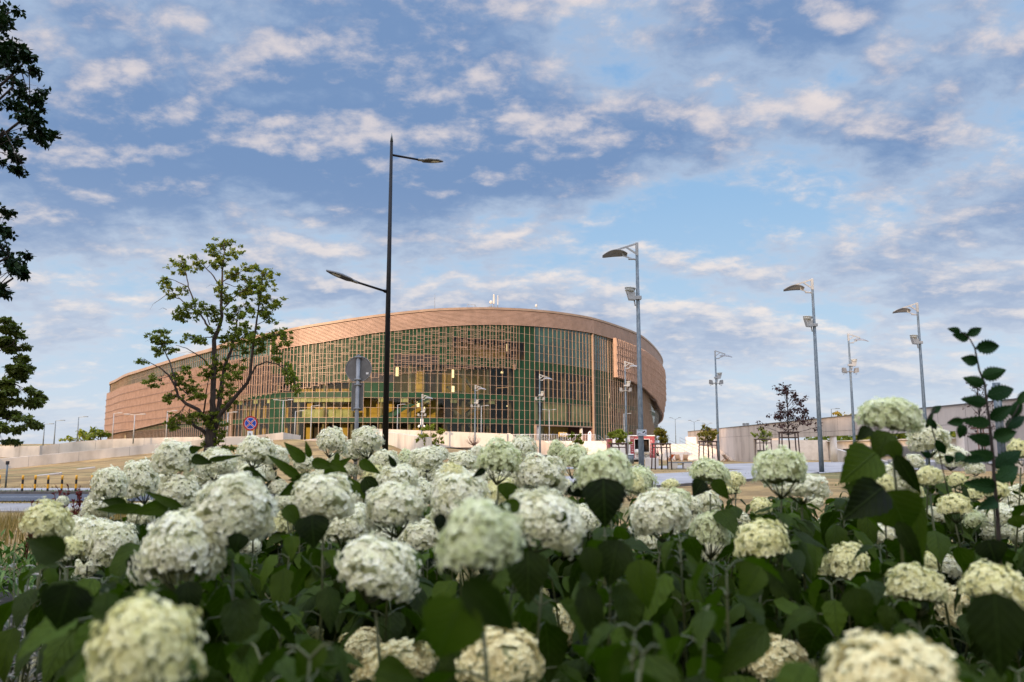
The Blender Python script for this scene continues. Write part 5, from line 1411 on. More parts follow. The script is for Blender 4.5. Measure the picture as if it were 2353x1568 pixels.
for (x, y, a_, b_) in clus:
    c0 = tz(x, y, 0)
    near = min(allp, key=lambda p: (p.x - c0.x) ** 2 + (p.z - c0.z) ** 2 + .02 * abs(p.y - TD))
    c = tz(x, y, (near.y - TD) + rnd.uniform(-.5, .5))
    k_ = TD / 2.873 / F
    rx, rz_ = a_ * k_ * 1.0, b_ * k_ * 1.05
    mid = near.lerp(c, .5) + Vector((0, 0, .12)); tw.tube([near, mid, c], [.022, .014, .006], 5)
    for q in range(6):
        e = c + Vector((rnd.uniform(-1.2, 1.2) * rx, rnd.uniform(-.5, .5), rnd.uniform(-.8, .8) * rz_)); tw.tube([mid, (mid + e) / 2 + Vector((0, 0, .06)), e], [.010, .007, .003], 4)
    nleaf = int(36 + a_ * b_ / 17)
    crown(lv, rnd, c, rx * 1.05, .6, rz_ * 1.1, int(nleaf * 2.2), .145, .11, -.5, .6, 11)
for p0, p1 in [((40, 510), (0, 560)), ((110, 560), (60, 560)), ((300, 850), (190, 850)), ((830, 655), (880, 630)), ((430, 400), (370, 415)), ((-40, 905), (-90, 880))]:
    tw.tube([tz(*p0, 1), tz((p0[0] + p1[0]) / 2, (p0[1] + p1[1]) / 2 - 12, 1), tz(*p1, 1)], [.012, .008, .003], 4)
t = thing('large_tree', 'large open crowned deciduous tree with a dark forked trunk before the arena', 'tree', B0)
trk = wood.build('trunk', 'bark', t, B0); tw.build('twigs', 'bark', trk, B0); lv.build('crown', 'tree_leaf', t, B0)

def branchy(name, label, root, trunkpts, clusters, r0, leafmat_, L, W, dens, bark='bark', ry=.5, seed=1, tw_r=.018, group=None, cat='tree'):
    r = random.Random(seed); wood = MB(); lv = MB(); tw = MB(); P = []
    for pts, ra, rb in trunkpts: P.extend(limb(wood, pts, ra, rb, .01, r, 10))
    for (c, rx, rz_) in clusters:
        near = min(P, key=lambda p: (p - c).length_squared - .3 * (p.z < c.z)); mid = near.lerp(c, .5) + Vector((0, 0, .1 * (c - near).length))
        tw.tube([near, mid, c], [tw_r, tw_r * .6, tw_r * .3], 5)
        for q in range(2):
            e = c + Vector((r.uniform(-1, 1) * rx, r.uniform(-.5, .5) * ry, r.uniform(-.8, .8) * rz_)); tw.tube([mid, e], [tw_r * .4, tw_r * .15], 4)
        if leafmat_: crown(lv, r, c, rx, ry, rz_, int(dens * (1 + 14 * rx * rz_)), L, W, -.4, .4, 4)
    t = thing(name, label, cat, root, 0, group); k = wood.build('trunk', bark, t, root); tw.build('twigs', bark, k, root)
    if leafmat_: lv.build('crown', leafmat_, t, root)
    return t
# near dark tree at the left edge
D = 7.0; X0 = at(-330, 800, D).x
root = Vector((X0, D + .3, 0)); tp = [([root - Vector((0, 0, .2)), Vector((X0 + .05, D + .2, 2.2)), Vector((X0 + .02, D + .1, 4.5)), Vector((X0, D, 7))], .17, .07)]
for (a, b) in [((-330, 520), (30, 200)), ((-330, 640), (10, 300)), ((-320, 330), (20, 30)), ((-320, 820), (20, 590)), ((-300, 450), (60, 140)), ((-300, 860), (30, 640)), ((-320, 560), (70, 260))]:
    p, q = at(*a, D), at(*b, D); tp.append(([p, p.lerp(q, .5) + Vector((0, .15, .15)), q], .035, .008))
cl_ = [(0,20,45,30),(15,50,30,15),(-30,50,50,50),(30,125,40,22),(62,125,20,12),(25,170,55,38),(78,160,16,12),(55,210,45,28),(92,243,16,12),(35,250,55,40),(60,290,42,30),(85,315,18,16),(15,330,45,28),(38,365,22,22),(45,398,12,9),(-10,300,45,45),(-15,200,55,60),(-60,250,50,120),(5,490,28,16),(8,540,28,20),(18,580,32,22),(45,608,20,16),(55,630,10,10),(0,640,18,16),(15,680,9,10),(-25,590,35,60),(-80,500,50,70),(-100,100,60,80),(40,140,45,14),(95,300,12,18),(5,100,30,12),(70,270,30,20)]
k_ = D / F
branchy('near_tree', 'dark leafy tree whose nearby branches hang in at the upper left edge', root, tp, [(at(a, b, D + random.Random(a * 7 + b).uniform(-.5, .5)), c * k_, d * k_) for a, b, c, d in cl_], .1, 'dark_leaf', .056, .040, 115, ry=.22, seed=5, tw_r=.006)
# second tree at the left edge, farther
D = 32.0; X0 = at(-150, 900, D).x; zg = H(X0, D); root = Vector((X0, D, zg))
tp = [([root - Vector((0, 0, .2)), Vector((X0, D, 2)), at(-130, 860, D), at(-100, 760, D)], .26, .10)]
for a, b in [((-140, 960), (30, 880)), ((-130, 900), (30, 790)), ((-140, 1000), (40, 960)), ((-110, 820), (25, 750))]:
    p, q = at(*a, D), at(*b, D); tp.append(([p, p.lerp(q, .5) + Vector((0, 0, .2)), q], .06, .012))
cl_ = [(20,748,36,15),(45,770,18,10),(0,790,40,26),(35,800,25,14),(52,828,20,12),(15,850,42,26),(40,850,20,20),(15,895,40,24),(58,905,24,14),(72,915,10,12),(15,935,50,28),(60,962,22,14),(75,978,10,8),(10,985,34,20),(5,1015,22,10),(-60,850,60,100),(-70,960,50,50)]
k_ = D / F
branchy('edge_tree', 'green tree crown cut by the left edge above the concrete wall', root, tp, [(at(a, b, D + random.Random(a * 3 + b).uniform(-1, 1)), c * k_, d * k_) for a, b, c, d in cl_], .2, 'edge_leaf', .17, .13, 160, ry=.8, seed=6, tw_r=.02)
# distant bushes
def far_crown(label, items, D, mat, L, seed, name='distant_tree', dens=60, group=None, zg=None):
    a, b, _, _ = items[0]; c0 = at(a, b, D); z0 = (zg if zg is not None else min(at(i[0], i[1] + i[3], D).z for i in items) - 1.2); root = Vector((c0.x, D, z0))
    k_ = D / F; cs = [(at(i[0], i[1], D + random.Random(int(i[0])).uniform(-2, 2)), i[2] * k_, i[3] * k_) for i in items]
    tp = [([root, root.lerp(c0, .5), c0 - Vector((0, 0, .2))], .12 * D / 60, .05)]
    for c, _, _ in cs: tp.append(([root.lerp(c0, .5), c], .05 * D / 60, .02))
    return branchy(name, label, root, tp, cs, .2, mat, L, L * .75, dens, ry=2.0 * D / 120, seed=seed, tw_r=.03, group=group)
far_crown('round distant tree left of the arena, nearest to its ribbed end', [(232, 998, 22, 13), (215, 1003, 16, 10)], 138, 'tree_leaf', .55, 31, dens=9, group='distant trees left of the arena')
far_crown('low wide distant tree behind the concrete wall left of the arena', [(195, 1000, 20, 12), (178, 1006, 14, 7), (150, 1011, 12, 4)], 142, 'yellow_leaf', .5, 32, dens=9, group='distant trees left of the arena')
far_crown('distant treetop on the skyline behind the concrete wall left of the tall flower head', [(1925, 950, 12, 10), (1938, 956, 12, 7)], 118, 'autumn_leaf', .42, 33, dens=9, group='treetops behind the concrete wall')
far_crown('second distant treetop behind the concrete wall touching the tall flower head', [(1985, 955, 14, 9), (1972, 960, 10, 5)], 118, 'yellow_leaf', .42, 34, dens=9, group='treetops behind the concrete wall')
m = MB(); r = random.Random(8)
for k in range(3600):
    x = 56 + r.uniform(-2.5, 2.5); y = r.uniform(60, 150); z = -.5 + 4.6 * r.random() ** .6 + .5 * math.sin(y * .7)
    d = rdir(r, -.3); nn = rdir(r, .5); nn = (nn - d * nn.dot(d)).normalized(); leaf_kite(m, Vector((x, y, z)), d, nn, .75, .6, r.random())
o = m.build('undergrowth', 'tree_leaf'); tag(o, kind='stuff')
# staked young trees
def staked(px, ctop, cbot, wpx, D, label, mat, stake_mat='stake_wood', sy=None, seed=1, dens=55, L=.13, conical=False, nstake=4, zb=0.0, sw=.95):
    top = at(px, ctop, D); bot = at(px, cbot, D); k_ = D / F; root = Vector((top.x, D, zb)); r = random.Random(seed)
    st_h = (at(px, sy, D).z if sy else bot.z) - zb
    tp = [([root, Vector((top.x + .03, D, zb + st_h * .6)), Vector((top.x, D, bot.z)), Vector((top.x + .02, D, top.z - .15 * (top.z - bot.z)))], .055, .02)]
    cs = []; h = top.z - bot.z; rad = wpx * k_ / 2
    for q in range(16 if not conical else 26):
        f = r.random(); a = r.uniform(0, 6.28); prof = math.sin(math.pi * (f * .85 + .12)) if not conical else 1.15 * (1 - f) ** .6 + .18
        rr__ = rad * prof * r.uniform(.3, .85); c = Vector((top.x + math.cos(a) * rr__, D + math.sin(a) * rr__, bot.z + h * (.08 + f * .84)))
        cs.append((c, rad * (.34 if not conical else .30), h * (.17 if not conical else .09)))
        if conical or q < 7: tp.append(([Vector((top.x, D, bot.z + h * max(0, f * .8 - .1))), c], .018, .006))
    t = branchy('young_tree', label, root, tp, cs, .05, mat, L, L * .62, dens, ry=rad * .34, seed=seed, tw_r=.008, group='young staked trees')
    ft = thing('tree_guard', 'dark timber stake frame around ' + ({1421: 'the staked tree in front of the red kiosk', 1518: 'the staked tree between the food truck and the bench', 1625: 'the staked tree beside the lamp with two floodlights', 1752: 'the smallest staked tree near the wall opening', 1806: 'the purple leaved tree by the path', 2242: 'the sparse purple tree at the right'}[px]), 'tree guard', root, r.uniform(-.2, .2), 'timber tree guards')
    for (sx, sy_) in [(-1, -1), (1, -1), (1, 1), (-1, 1)][:nstake]:
        m = MB(); m.tube([(sx * sw * .52, sy_ * sw * .5, -.05), (sx * sw * .45, sy_ * sw * .42, st_h)], .038, 8); m.build('stake', stake_mat, ft)
    m = MB()
    q = sw * .50
    for a_, b_ in [((-q, -q * .84), (q, -q * .84)), ((q, -q * .84), (q, q * .84)), ((q, q * .84), (-q, q * .84)), ((-q, q * .84), (-q, -q * .84))]:
        m.tube([(a_[0], a_[1], st_h), (b_[0], b_[1], st_h)], .045, 8); m.tube([(a_[0] * .96, a_[1] * .96, st_h * .86), (b_[0] * .96, b_[1] * .96, st_h * .86)], .03, 8)
    m.build('rail', stake_mat, ft)
    return t
staked(1421, 988, 1022, 60, 47, 'round yellow green staked tree in front of the red kiosk', 'yellow_leaf', sy=1020, seed=41)
staked(1518, 983, 1020, 50, 47.7, 'round reddish green staked tree between the food truck and the bench', 'autumn_leaf', sy=1020.5, seed=42)
staked(1625, 976, 1017, 48, 52, 'round reddish staked tree beside the lamp with two floodlights', 'autumn_leaf', sy=1015, seed=43)
staked(1752, 979, 1014, 44, 60, 'smallest pale green staked tree left of the purple one', 'yellow_leaf', sy=1010, seed=44, dens=30)
staked(1806, 874, 1000, 118, 45, 'purple leaved young tree with a wide loose crown beside the path', 'purple_leaf', sy=994, seed=45, dens=22, L=.15, conical=True, sw=.95)
staked(2242, 850, 1012, 76, 50, 'sparse purple leaved tree behind the dark leafy shoot', 'purple_leaf', stake_mat='stake_red', sy=984, seed=46, dens=9, L=.13, conical=True, nstake=3, sw=.8)
# shrubs before the terrace wall
D = 88; root = at(993, 1036, D)
branchy('shrub', 'yellowish green shrub standing in front of the sunlit terrace wall', root, [([root, at(990, 1010, D), at(990, 985, D)], .07, .02), ([root, at(970, 1000, D)], .05, .02), ([root, at(1012, 1000, D)], .05, .02)],
        [(at(a, b, D), c * D / F, d * D / F) for a, b, c, d in [(975, 985, 8, 7), (992, 982, 10, 7), (968, 1000, 10, 7), (990, 1000, 14, 9), (1010, 995, 9, 9), (1017, 990, 6, 8), (1005, 1012, 12, 9), (980, 1015, 14, 8), (1000, 1026, 13, 7), (960, 1010, 6, 5)]], .1, 'yellow_leaf', .24, .18, 30, ry=.7, seed=51, cat='shrub')
root = at(1088, 1044, D); r = random.Random(4); m = MB(); m.tube([root, at(1088, 1022, D)], [.06, .045], 8); c0 = at(1088, 1024, D)
for k in range(18):
    a = -1.2 + 2.4 * k / 17; e = at(1088 + 17 * math.sin(a) * 1.1, 1024 - 27 * math.cos(a * .8) * r.uniform(.7, 1), D) + Vector((0, r.uniform(-.8, .8), 0)); m.tube([c0, c0.lerp(e, .5) + Vector(((e.x - c0.x) * .15, 0, -.05)), e], [.03, .02, .008], 5)
t = thing('bare_shrub', 'small bare twiggy shrub in front of the sunlit terrace wall', 'shrub', root); m.build('branches', 'stake_red', t, root)
D = 80; root = at(1325, 1034, D)
branchy('shrub', 'dark green bushy shrub on the steps in front of the entrance', root, [([root, at(1325, 1005, D)], .08, .03)], [(at(a, b, D), c * D / F, d * D / F) for a, b, c, d in [(1315, 1002, 8, 7), (1332, 1001, 10, 7), (1324, 1012, 14, 8), (1336, 1015, 8, 6), (1322, 1022, 14, 8)]], .1, 'tree_leaf', .22, .16, 34, ry=.6, seed=52, cat='shrub')
# suckers at the foot of the big tree
for (a_, b_, lab) in [(605, 1015, 'small leafy sapling on the slope right of the no stopping sign'), (545, 1022, None)]:
    if lab:
        D = 60; root = at(a_, b_ + 14, D); root.z = H(root.x, D)
        branchy('sapling', lab, root, [([root, at(a_ + 2, b_ - 5, D)], .03, .01)], [(at(a_ + x, b_ + y, D), .22, .22) for x, y in [(-4, -6), (3, 0), (8, 6), (-10, -2), (2, -8), (10, 14)]], .03, 'autumn_leaf', .16, .12, 16, ry=.2, seed=53, cat='sapling', tw_r=.01)
# unseen tree row added behind the photographer, its heights shaped for where shade falls
m = MB(); xs = np.arange(-170, 121, 2.0); zs = np.linspace(-1, 1, 10)
prev = None; vs = []; nz = 12
for i, x in enumerate(xs):
    top = 20.5 - 6.5 * (1 - sm(x, -98, -78)) + 8 * sm(x, -54, -49) * (1 - sm(x, -38, -33)) + 2.2 * mnoise.noise(Vector((x * .09, 3.1, 0))) + 1.6 * mnoise.noise(Vector((x * .35, 7.7, 0)))
    for j in range(nz):
        f = j / (nz - 1); z = -1 + (top + 1) * f; y = -42 + 2.5 * mnoise.noise(Vector((x * .3, z * .3, 1.3))) - 3 * f * f
        vs.append((x, y, z))
    for j in range(nz):
        f = j / (nz - 1); vs.append((x, -52 + 3 * f, -1 + (top + 1) * f))
W_ = 2 * nz; fs = []
for i in range(len(xs) - 1):
    for j in range(nz - 1):
        a = i * W_ + j; fs.append((a, a + W_, a + W_ + 1, a + 1)); b = a + nz; fs.append((b + 1, b + W_ + 1, b + W_, b))
    a = i * W_ + nz - 1; fs.append((a, a + W_, a + W_ + nz, a + nz))
m.add(vs, fs, smooth=True)
r = random.Random(77)
for k in range(9000):
    x = r.uniform(-170, 120); z = r.uniform(0, 21) ; y = -39.5 - 3 * (z / 20) ** 2 + r.uniform(-1, 1.5)
    if r.random() < .3: z = 20.5 + 2.2 * mnoise.noise(Vector((x * .09, 3.1, 0))) + 1.6 * mnoise.noise(Vector((x * .35, 7.7, 0))) + r.uniform(-.6, .9); y = -44 + r.uniform(-3, 3)
    d = rdir(r, -.3); nn = rdir(r, .5); nn = (nn - d * nn.dot(d)).normalized(); leaf_kite(m, Vector((x, y, z)), d, nn, 1.1, .9, r.random())
tag(m.build('shade_treeline', 'tree_leaf'), kind='stuff')
# ------------------------------------------------------------------ hydrangea bed in the foreground
def proj(P):
    p = R(PITCH); q = Vector(P) - Vector((0, 0, CAMZ))
    f = q.y * math.cos(p) + q.z * math.sin(p); v = -q.y * math.sin(p) + q.z * math.cos(p)
    if f < .05: return (-9999, -9999, f)
    return (CX + F * q.x / f, CY - F * v / f, f)
def make_head(seed, mat, n=560, fr=.105, lo=-.55, lump=.12):
    r = random.Random(seed); mb = MB(); ga = math.pi * (3 - math.sqrt(5)); o3 = Vector((seed * 3.1, seed * 1.7, 0))
    def surf(v):
        k = 1 + lump * 2.2 * mnoise.noise(v * 1.7 + o3) + lump * 1.5 * mnoise.noise(v * 4.5 + o3)
        if v.z < 0: k *= 1 - .12 * v.z * v.z
        return k
    mb.ellipsoid((0, 0, 0), (1, 1, 1), 24, 14, mi=1, noisef=lambda q: .78 * surf(q.normalized()) * (1 if q.z > -.5 else .55))
    for i in range(n):
        z = 1 - (i + .5) / n * (1 - lo); rr_ = math.sqrt(max(0, 1 - z * z)); a = i * ga + r.uniform(-.12, .12)
        v = Vector((math.cos(a) * rr_, math.sin(a) * rr_, z + r.uniform(-.03, .03))).normalized()
        if mnoise.noise(v * 3.3 + o3 * 2) < -.37: continue
        k = surf(v) * r.uniform(.92, 1.03) * (1.0 if r.random() > .12 else 1.06); c = v * k
        nn = (v + rdir(r) * .30).normalized(); x, y = frame_of(nn); a0 = r.uniform(0, 6.28); f = fr * r.uniform(.75, 1.2)
        g = .10 + .28 * max(0, mnoise.noise(v * 2.6 - o3) + .25) + r.uniform(-.06, .12)
        for q in range(4):
            a1 = a0 + q * math.pi / 2 + r.uniform(-.1, .1); d = x * math.cos(a1) + y * math.sin(a1); s_ = nn.cross(d)
            up = r.uniform(-.05, .38); w = f * r.uniform(.42, .54)
            p0 = c - nn * .02; p1 = c + d * f * .45 + nn * f * up * .35; p2 = c + d * f * 1.0 + nn * f * up * .8
            cur = nn * f * .10
            mb.add([p0, p1 + s_ * w + cur, p2 + s_ * w * .55 + cur, p2 + d * f * .08, p2 - s_ * w * .55 + cur, p1 - s_ * w + cur, p1], [(0, 6, 5), (0, 1, 6), (1, 2, 3, 6), (6, 3, 4, 5)], 0,
                   var=[min(1, g + .45)] + [g] * 2 + [max(0, g - .05)] + [g] * 2 + [min(1, g + .15)])
    for k in range(9):
        a = k * 2 * math.pi / 9 + r.uniform(-.2, .2); rad = r.uniform(.45, .85)
        mb.tube([(0, 0, -1.02), (math.cos(a) * rad * .5, math.sin(a) * rad * .5, -.72), (math.cos(a) * rad, math.sin(a) * rad, -.32)], [.035, .026, .015], 5, mi=2)
    o = mb.build('flower_head', [mat, 'head_core', 'stem_green']); me = o.data; bpy.data.objects.remove(o); return me
HOFF = {'W': (.775, .225), 'C': (.625, .375), 'G': (.675, .325), 'F': (.70, .30)}
TYPES = {'W': ('ivory_petal', .190), 'C': ('cream_petal', .145), 'G': ('green_petal', .165), 'F': ('faded_petal', .185)}
HEADM = {}
for i, ty in enumerate(TYPES):
    HEADM[ty] = [make_head(10 * i + s_ + 3, TYPES[ty][0], n=(900, 600, 760, 900)[i], fr=(.090, .098, .088, .092)[i], lo=(-.55, -.25, -.35, -.4)[i]) for s_ in range(3 if ty != 'F' else 2)]

BUSH = {
 'a': ('white hydrangea bush at the left edge beside the striped variegated plant', [(108,1192,112,68,'C'),(205,1232,110,85,'W'),(262,1246,112,104,'W'),(205,1300,62,50,'W'),(253,1110,92,72,'W'),(233,1158,85,56,'W'),(143,1152,30,22,'W'),(278,1154,34,20,'C'),(140,1272,60,40,'W'),(325,1098,84,88,'W')]),
 'b': ('hydrangea bush with the two largest ragged white heads left of the picture centre', [(418,1256,205,165,'W'),(540,1162,198,155,'W'),(412,1128,105,75,'W'),(335,1462,290,200,'C'),(575,1252,50,30,'W'),(85,1525,90,85,'W')]),
 'c': ('white hydrangea bush in front of the big tree trunk', [(402,1050,104,76,'W'),(497,1062,96,58,'W'),(590,1034,92,60,'W'),(636,1046,60,46,'W'),(607,1085,60,50,'W'),(563,1065,52,44,'W'),(575,1087,70,46,'W'),(470,1088,60,40,'W'),(520,1098,60,36,'W')]),
 'd': ('white hydrangea bush at the foot of the black lamp post', [(764,1012,76,56,'W'),(843,1009,78,66,'W'),(817,1031,62,42,'W'),(886,1058,66,48,'W'),(846,1067,50,44,'W'),(770,1056,40,34,'W'),(913,1097,106,60,'W'),(842,1110,50,30,'W'),(700,1062,56,40,'W')]),
 'e': ('hydrangea bush with crowded white heads in the middle of the bed', [(745,1137,158,104,'W'),(800,1202,124,94,'W'),(905,1158,152,112,'W'),(1058,1140,150,116,'W'),(1040,1105,100,60,'W'),(970,1228,112,72,'W'),(866,1296,210,134,'W'),(830,1142,70,40,'W'),(735,1220,40,22,'C')]),
 'f': ('hydrangea bush with faded beige heads at the bottom centre', [(915,1522,190,88,'F'),(1150,1502,232,130,'F'),(838,1485,128,76,'F'),(722,1458,62,34,'C'),(1305,1428,110,82,'F'),(1075,1330,70,66,'F'),(1105,1222,214,150,'G'),(1100,1405,46,50,'W')]),
 'g': ('greenish white hydrangea bush standing before the arena entrance', [(980,1050,86,50,'W'),(990,1082,80,56,'W'),(1062,1058,76,48,'W'),(1145,1046,106,74,'G'),(1200,1028,70,54,'W'),(1243,1086,122,80,'W'),(1245,1100,70,40,'G'),(1320,1046,72,58,'G'),(1280,1030,44,34,'G'),(1140,1090,70,44,'W'),(1095,1090,50,34,'W'),(1190,1085,50,40,'W'),(1388,1074,140,106,'G'),(1470,1096,74,62,'G'),(1453,1108,60,44,'C'),(1540,1110,44,18,'C')]),
 'h': ('hydrangea bush with a tilted white umbel right of the picture centre', [(1250,1190,210,128,'W'),(1515,1178,140,96,'W'),(1632,1208,96,84,'G'),(1638,1258,60,60,'W'),(1490,1240,56,50,'W'),(1160,1155,80,60,'W')]),
 'i': ('hydrangea bush with one round greenish head before the two benches', [(1630,1078,96,58,'G'),(1622,1150,70,50,'W'),(1590,1160,50,40,'W')]),
 'j': ('hydrangea bush before the path with a greenish head above a whiter one', [(1792,1066,126,86,'G'),(1840,1114,130,60,'W'),(1750,1234,122,76,'C'),(1945,1290,100,74,'C'),(1876,1301,62,40,'C'),(1750,1160,50,30,'C'),(1735,1330,40,16,'C')]),
 'k': ('tallest hydrangea bush with its greenish head against the sky', [(2044,947,148,78,'G'),(2132,1004,92,64,'W'),(2186,1048,80,46,'W'),(2062,1100,86,68,'W'),(2030,1112,60,50,'C'),(2134,1090,66,36,'C'),(2104,1130,44,30,'C'),(2045,1222,90,50,'W')]),
 'l': ('cream hydrangea bush at the right edge under the dark leafy shoot', [(2192,1157,76,44,'C'),(2280,1120,74,40,'C'),(2338,1150,64,66,'W'),(2342,1030,50,42,'C'),(2290,1180,86,48,'W'),(2296,1218,82,46,'W'),(2190,1302,94,58,'W'),(2345,1225,50,60,'W'),(2070,1130,40,30,'C')]),
 'm': ('hydrangea bush with the huge blurred cream head at the bottom right', [(2045,1540,372,176,'F'),(1782,1512,160,104,'F'),(2105,1338,134,76,'C'),(2182,1392,112,86,'F'),(2284,1336,152,92,'C'),(2345,1490,70,60,'F'),(2215,1480,50,50,'F')]),
}
r = random.Random(4)
EXTRA = [('l',2480,1090,70,46),('l',2600,1130,80,50),('l',2760,1080,60,40),('l',2900,1150,80,50),('l',3100,1100,60,40),('l',3350,1160,70,46),('a',-120,1180,80,60),('a',-260,1240,90,60),('c',520,1130,70,46),('c',380,1100,60,40),('e',820,1180,60,44),('e',960,1130,90,60),('e',880,1230,70,50),('d',860,1085,50,34),('e',1150,1125,80,56),('h',1340,1190,90,60),('h',1580,1200,80,60),('b',640,1200,70,50),('a',160,1255,60,44),('b',330,1180,70,50),('g',1040,1085,60,40),('g',1420,1120,60,44),('c',540,1085,50,34),('d',940,1070,46,34),('d',990,1120,70,46),('i',1680,1120,44,30),('k',2100,1060,50,34),('l',2150,1180,50,34),('l',2200,1100,44,28),('m',2130,1290,60,40),('c',450,1110,58,36),('c',548,1112,48,34),('c',640,1120,50,36),('d',735,1095,52,32),('d',800,1080,50,32),('d',880,1108,60,40),('d',700,1095,40,26),('e',850,1195,60,46),('e',1010,1185,60,50),('g',1290,1120,60,40),('g',1010,1040,44,30),('g',1100,1040,46,30),('g',935,1050,50,36),('g',1350,1115,50,40),('h',1400,1150,60,44),('h',1560,1140,60,42),('h',1700,1190,44,30),('a',300,1120,60,46),('a',180,1205,50,36),('b',480,1230,80,60),('b',660,1150,60,44),('e',690,1180,60,50),('j',1690,1100,46,30),('j',1870,1150,44,30),('j',1890,1205,40,26),('k',2090,1165,44,28),('k',2010,1165,50,30),('l',2240,1075,44,28),('l',2235,1135,40,26),('l',2310,1085,40,26),('l',2240,1190,50,32),('m',2060,1290,46,30),('h',1440,1310,40,26),('f',620,1360,36,30),('f',1240,1360,44,34),('j',1600,1300,34,24)]
for k_, x_, y_, w_, h_ in EXTRA: BUSH[k_][1].append((x_, y_, w_, h_, 'W' if r.random() < .6 else 'G' if r.random() < .5 else 'C'))
HEADS = []
for key, (lab, lst) in BUSH.items():
    for (x, y, w, h, ty) in lst:
        dia = TYPES[ty][1]
        if ty == 'G' and w > 200: dia = .125
        if w < 64 and y > 1120 and x > 100: dia *= .62
        D = F * dia / w
        if ty == 'C' and w < 70: D = F * .10 / w
        D = max(.92, min(5.6, D)); dia = w * D / F
        HEADS.append([key, x, y, w, h, ty, D, dia])
def hidden(P, margin=.86):
    x, y, f = proj(P)
    for hd in HEADS:
        if hd[6] > f + .03 or (hd[6] > f - .06):
            dx = (x - hd[1]) / (hd[3] / 2 * margin); dy = (y - hd[2]) / (hd[4] / 2 * margin)
            if dx * dx + dy * dy < 1: return True
    return False
def prof(t): return (math.sin(math.pi * min(1, t) ** .60)) ** .9 * (1.06 - .28 * t)
def lattice(mb, rows, var, edge=None):
    n = len(rows); vs = []; uv = []; vr = []
    for i, (c, s_, u, w) in enumerate(rows):
        for k in range(5):
            v = (k - 2) / 2; vs.append(c + s_ * v * w * ((1.05 if i % 2 else .96) if abs(v) == 1 and n > 8 and 0 < i < n - 1 else 1) + u * (abs(v) ** 1.5) * w); uv.append((.5 + v * .5 * (w / (max(r_[3] for r_ in rows) + 1e-9)), i / (n - 1)))
            vr.append(var if edge is None else (edge if abs(v) > .6 else var))
    mb.add(vs, [(i * 5 + k, i * 5 + k + 1, i * 5 + k + 6, i * 5 + k + 5) for i in range(n - 1) for k in range(4)], 0, uvs=uv, var=vr, smooth=True)
def hleaf(mb, base, az, L, W, el0, droop, roll, var, fold=.25, edge=None, n=8):
    d = Vector((math.cos(az), math.sin(az), 0)); s0 = Vector((-d.y, d.x, 0)); p = Vector(base); rows = []
    for i in range(n + 1):
        t = i / n; el = el0 - droop * t; dr = d * math.cos(el) + Vector((0, 0, math.sin(el))); up = -d * math.sin(el) + Vector((0, 0, math.cos(el)))
        s_ = s0 * math.cos(roll) + up * math.sin(roll); u = up * math.cos(roll) - s0 * math.sin(roll)
        rows.append((p.copy(), s_, u * fold + u * .08 * math.sin(i * 2.2 + az), max(W / 2 * prof(t), .0008))); p = p + dr * (L / n)
    lattice(mb, rows, var, edge)
def sleaf(mb, bx, by, tx, ty, W, D, dD=0.0, var=.4, fold=.2, bend=.08, turn=1.0, n=15):
    a = at(bx, by, D); b = at(tx, ty, D + dD); ax = (b - a); L = ax.length; ax.normalize()
    view = (a - Vector((0, 0, CAMZ))).normalized(); s_ = ax.cross(view).normalized(); u = s_.cross(ax).normalized()
    if u.dot(view) > 0: u = -u
    w = W * D / F / 2; s2 = (s_ * turn + u * math.sqrt(max(0, 1 - turn * turn))).normalized(); rows = []
    for i in range(n + 1):
        t = i / n; rows.append((a + ax * L * t + u * bend * L * math.sin(math.pi * t) , s2, u * fold, max(w * prof(t), .0006)))
    lattice(mb, rows, var)
fol = {k: MB() for k in BUSH}; stm = {k: MB() for k in BUSH}; roots = {}
r = random.Random(99)
stemlist = []
for hd in HEADS:
    key, x, y, w, h, ty, D, dia = hd; c = at(x, y, D); hh = dia * h / w
    g = Vector((c.x + r.uniform(-.12, .12), c.y + r.uniform(-.05, .18), H(c.x, c.y) - .02))
    ro, of_ = HOFF[ty]; hz = min(1.3, h / w / ro); topz = c.z - (of_ + .97) * hz * dia / 2
    stemlist.append((key, g, Vector((c.x, c.y, topz)), True, D))
YT = [(-400, 1300), (0, 1300), (120, 1240), (250, 1180), (330, 1120), (430, 1080), (560, 1062), (700, 1042), (830, 1092), (1000, 1125), (1200, 1132), (1500, 1128), (1570, 1122), (1700, 1112), (1850, 1108), (1950, 1075), (2060, 1085), (2150, 1085), (2353, 1085), (2700, 1060), (5000, 1080)]
nf = 0; tries = 0
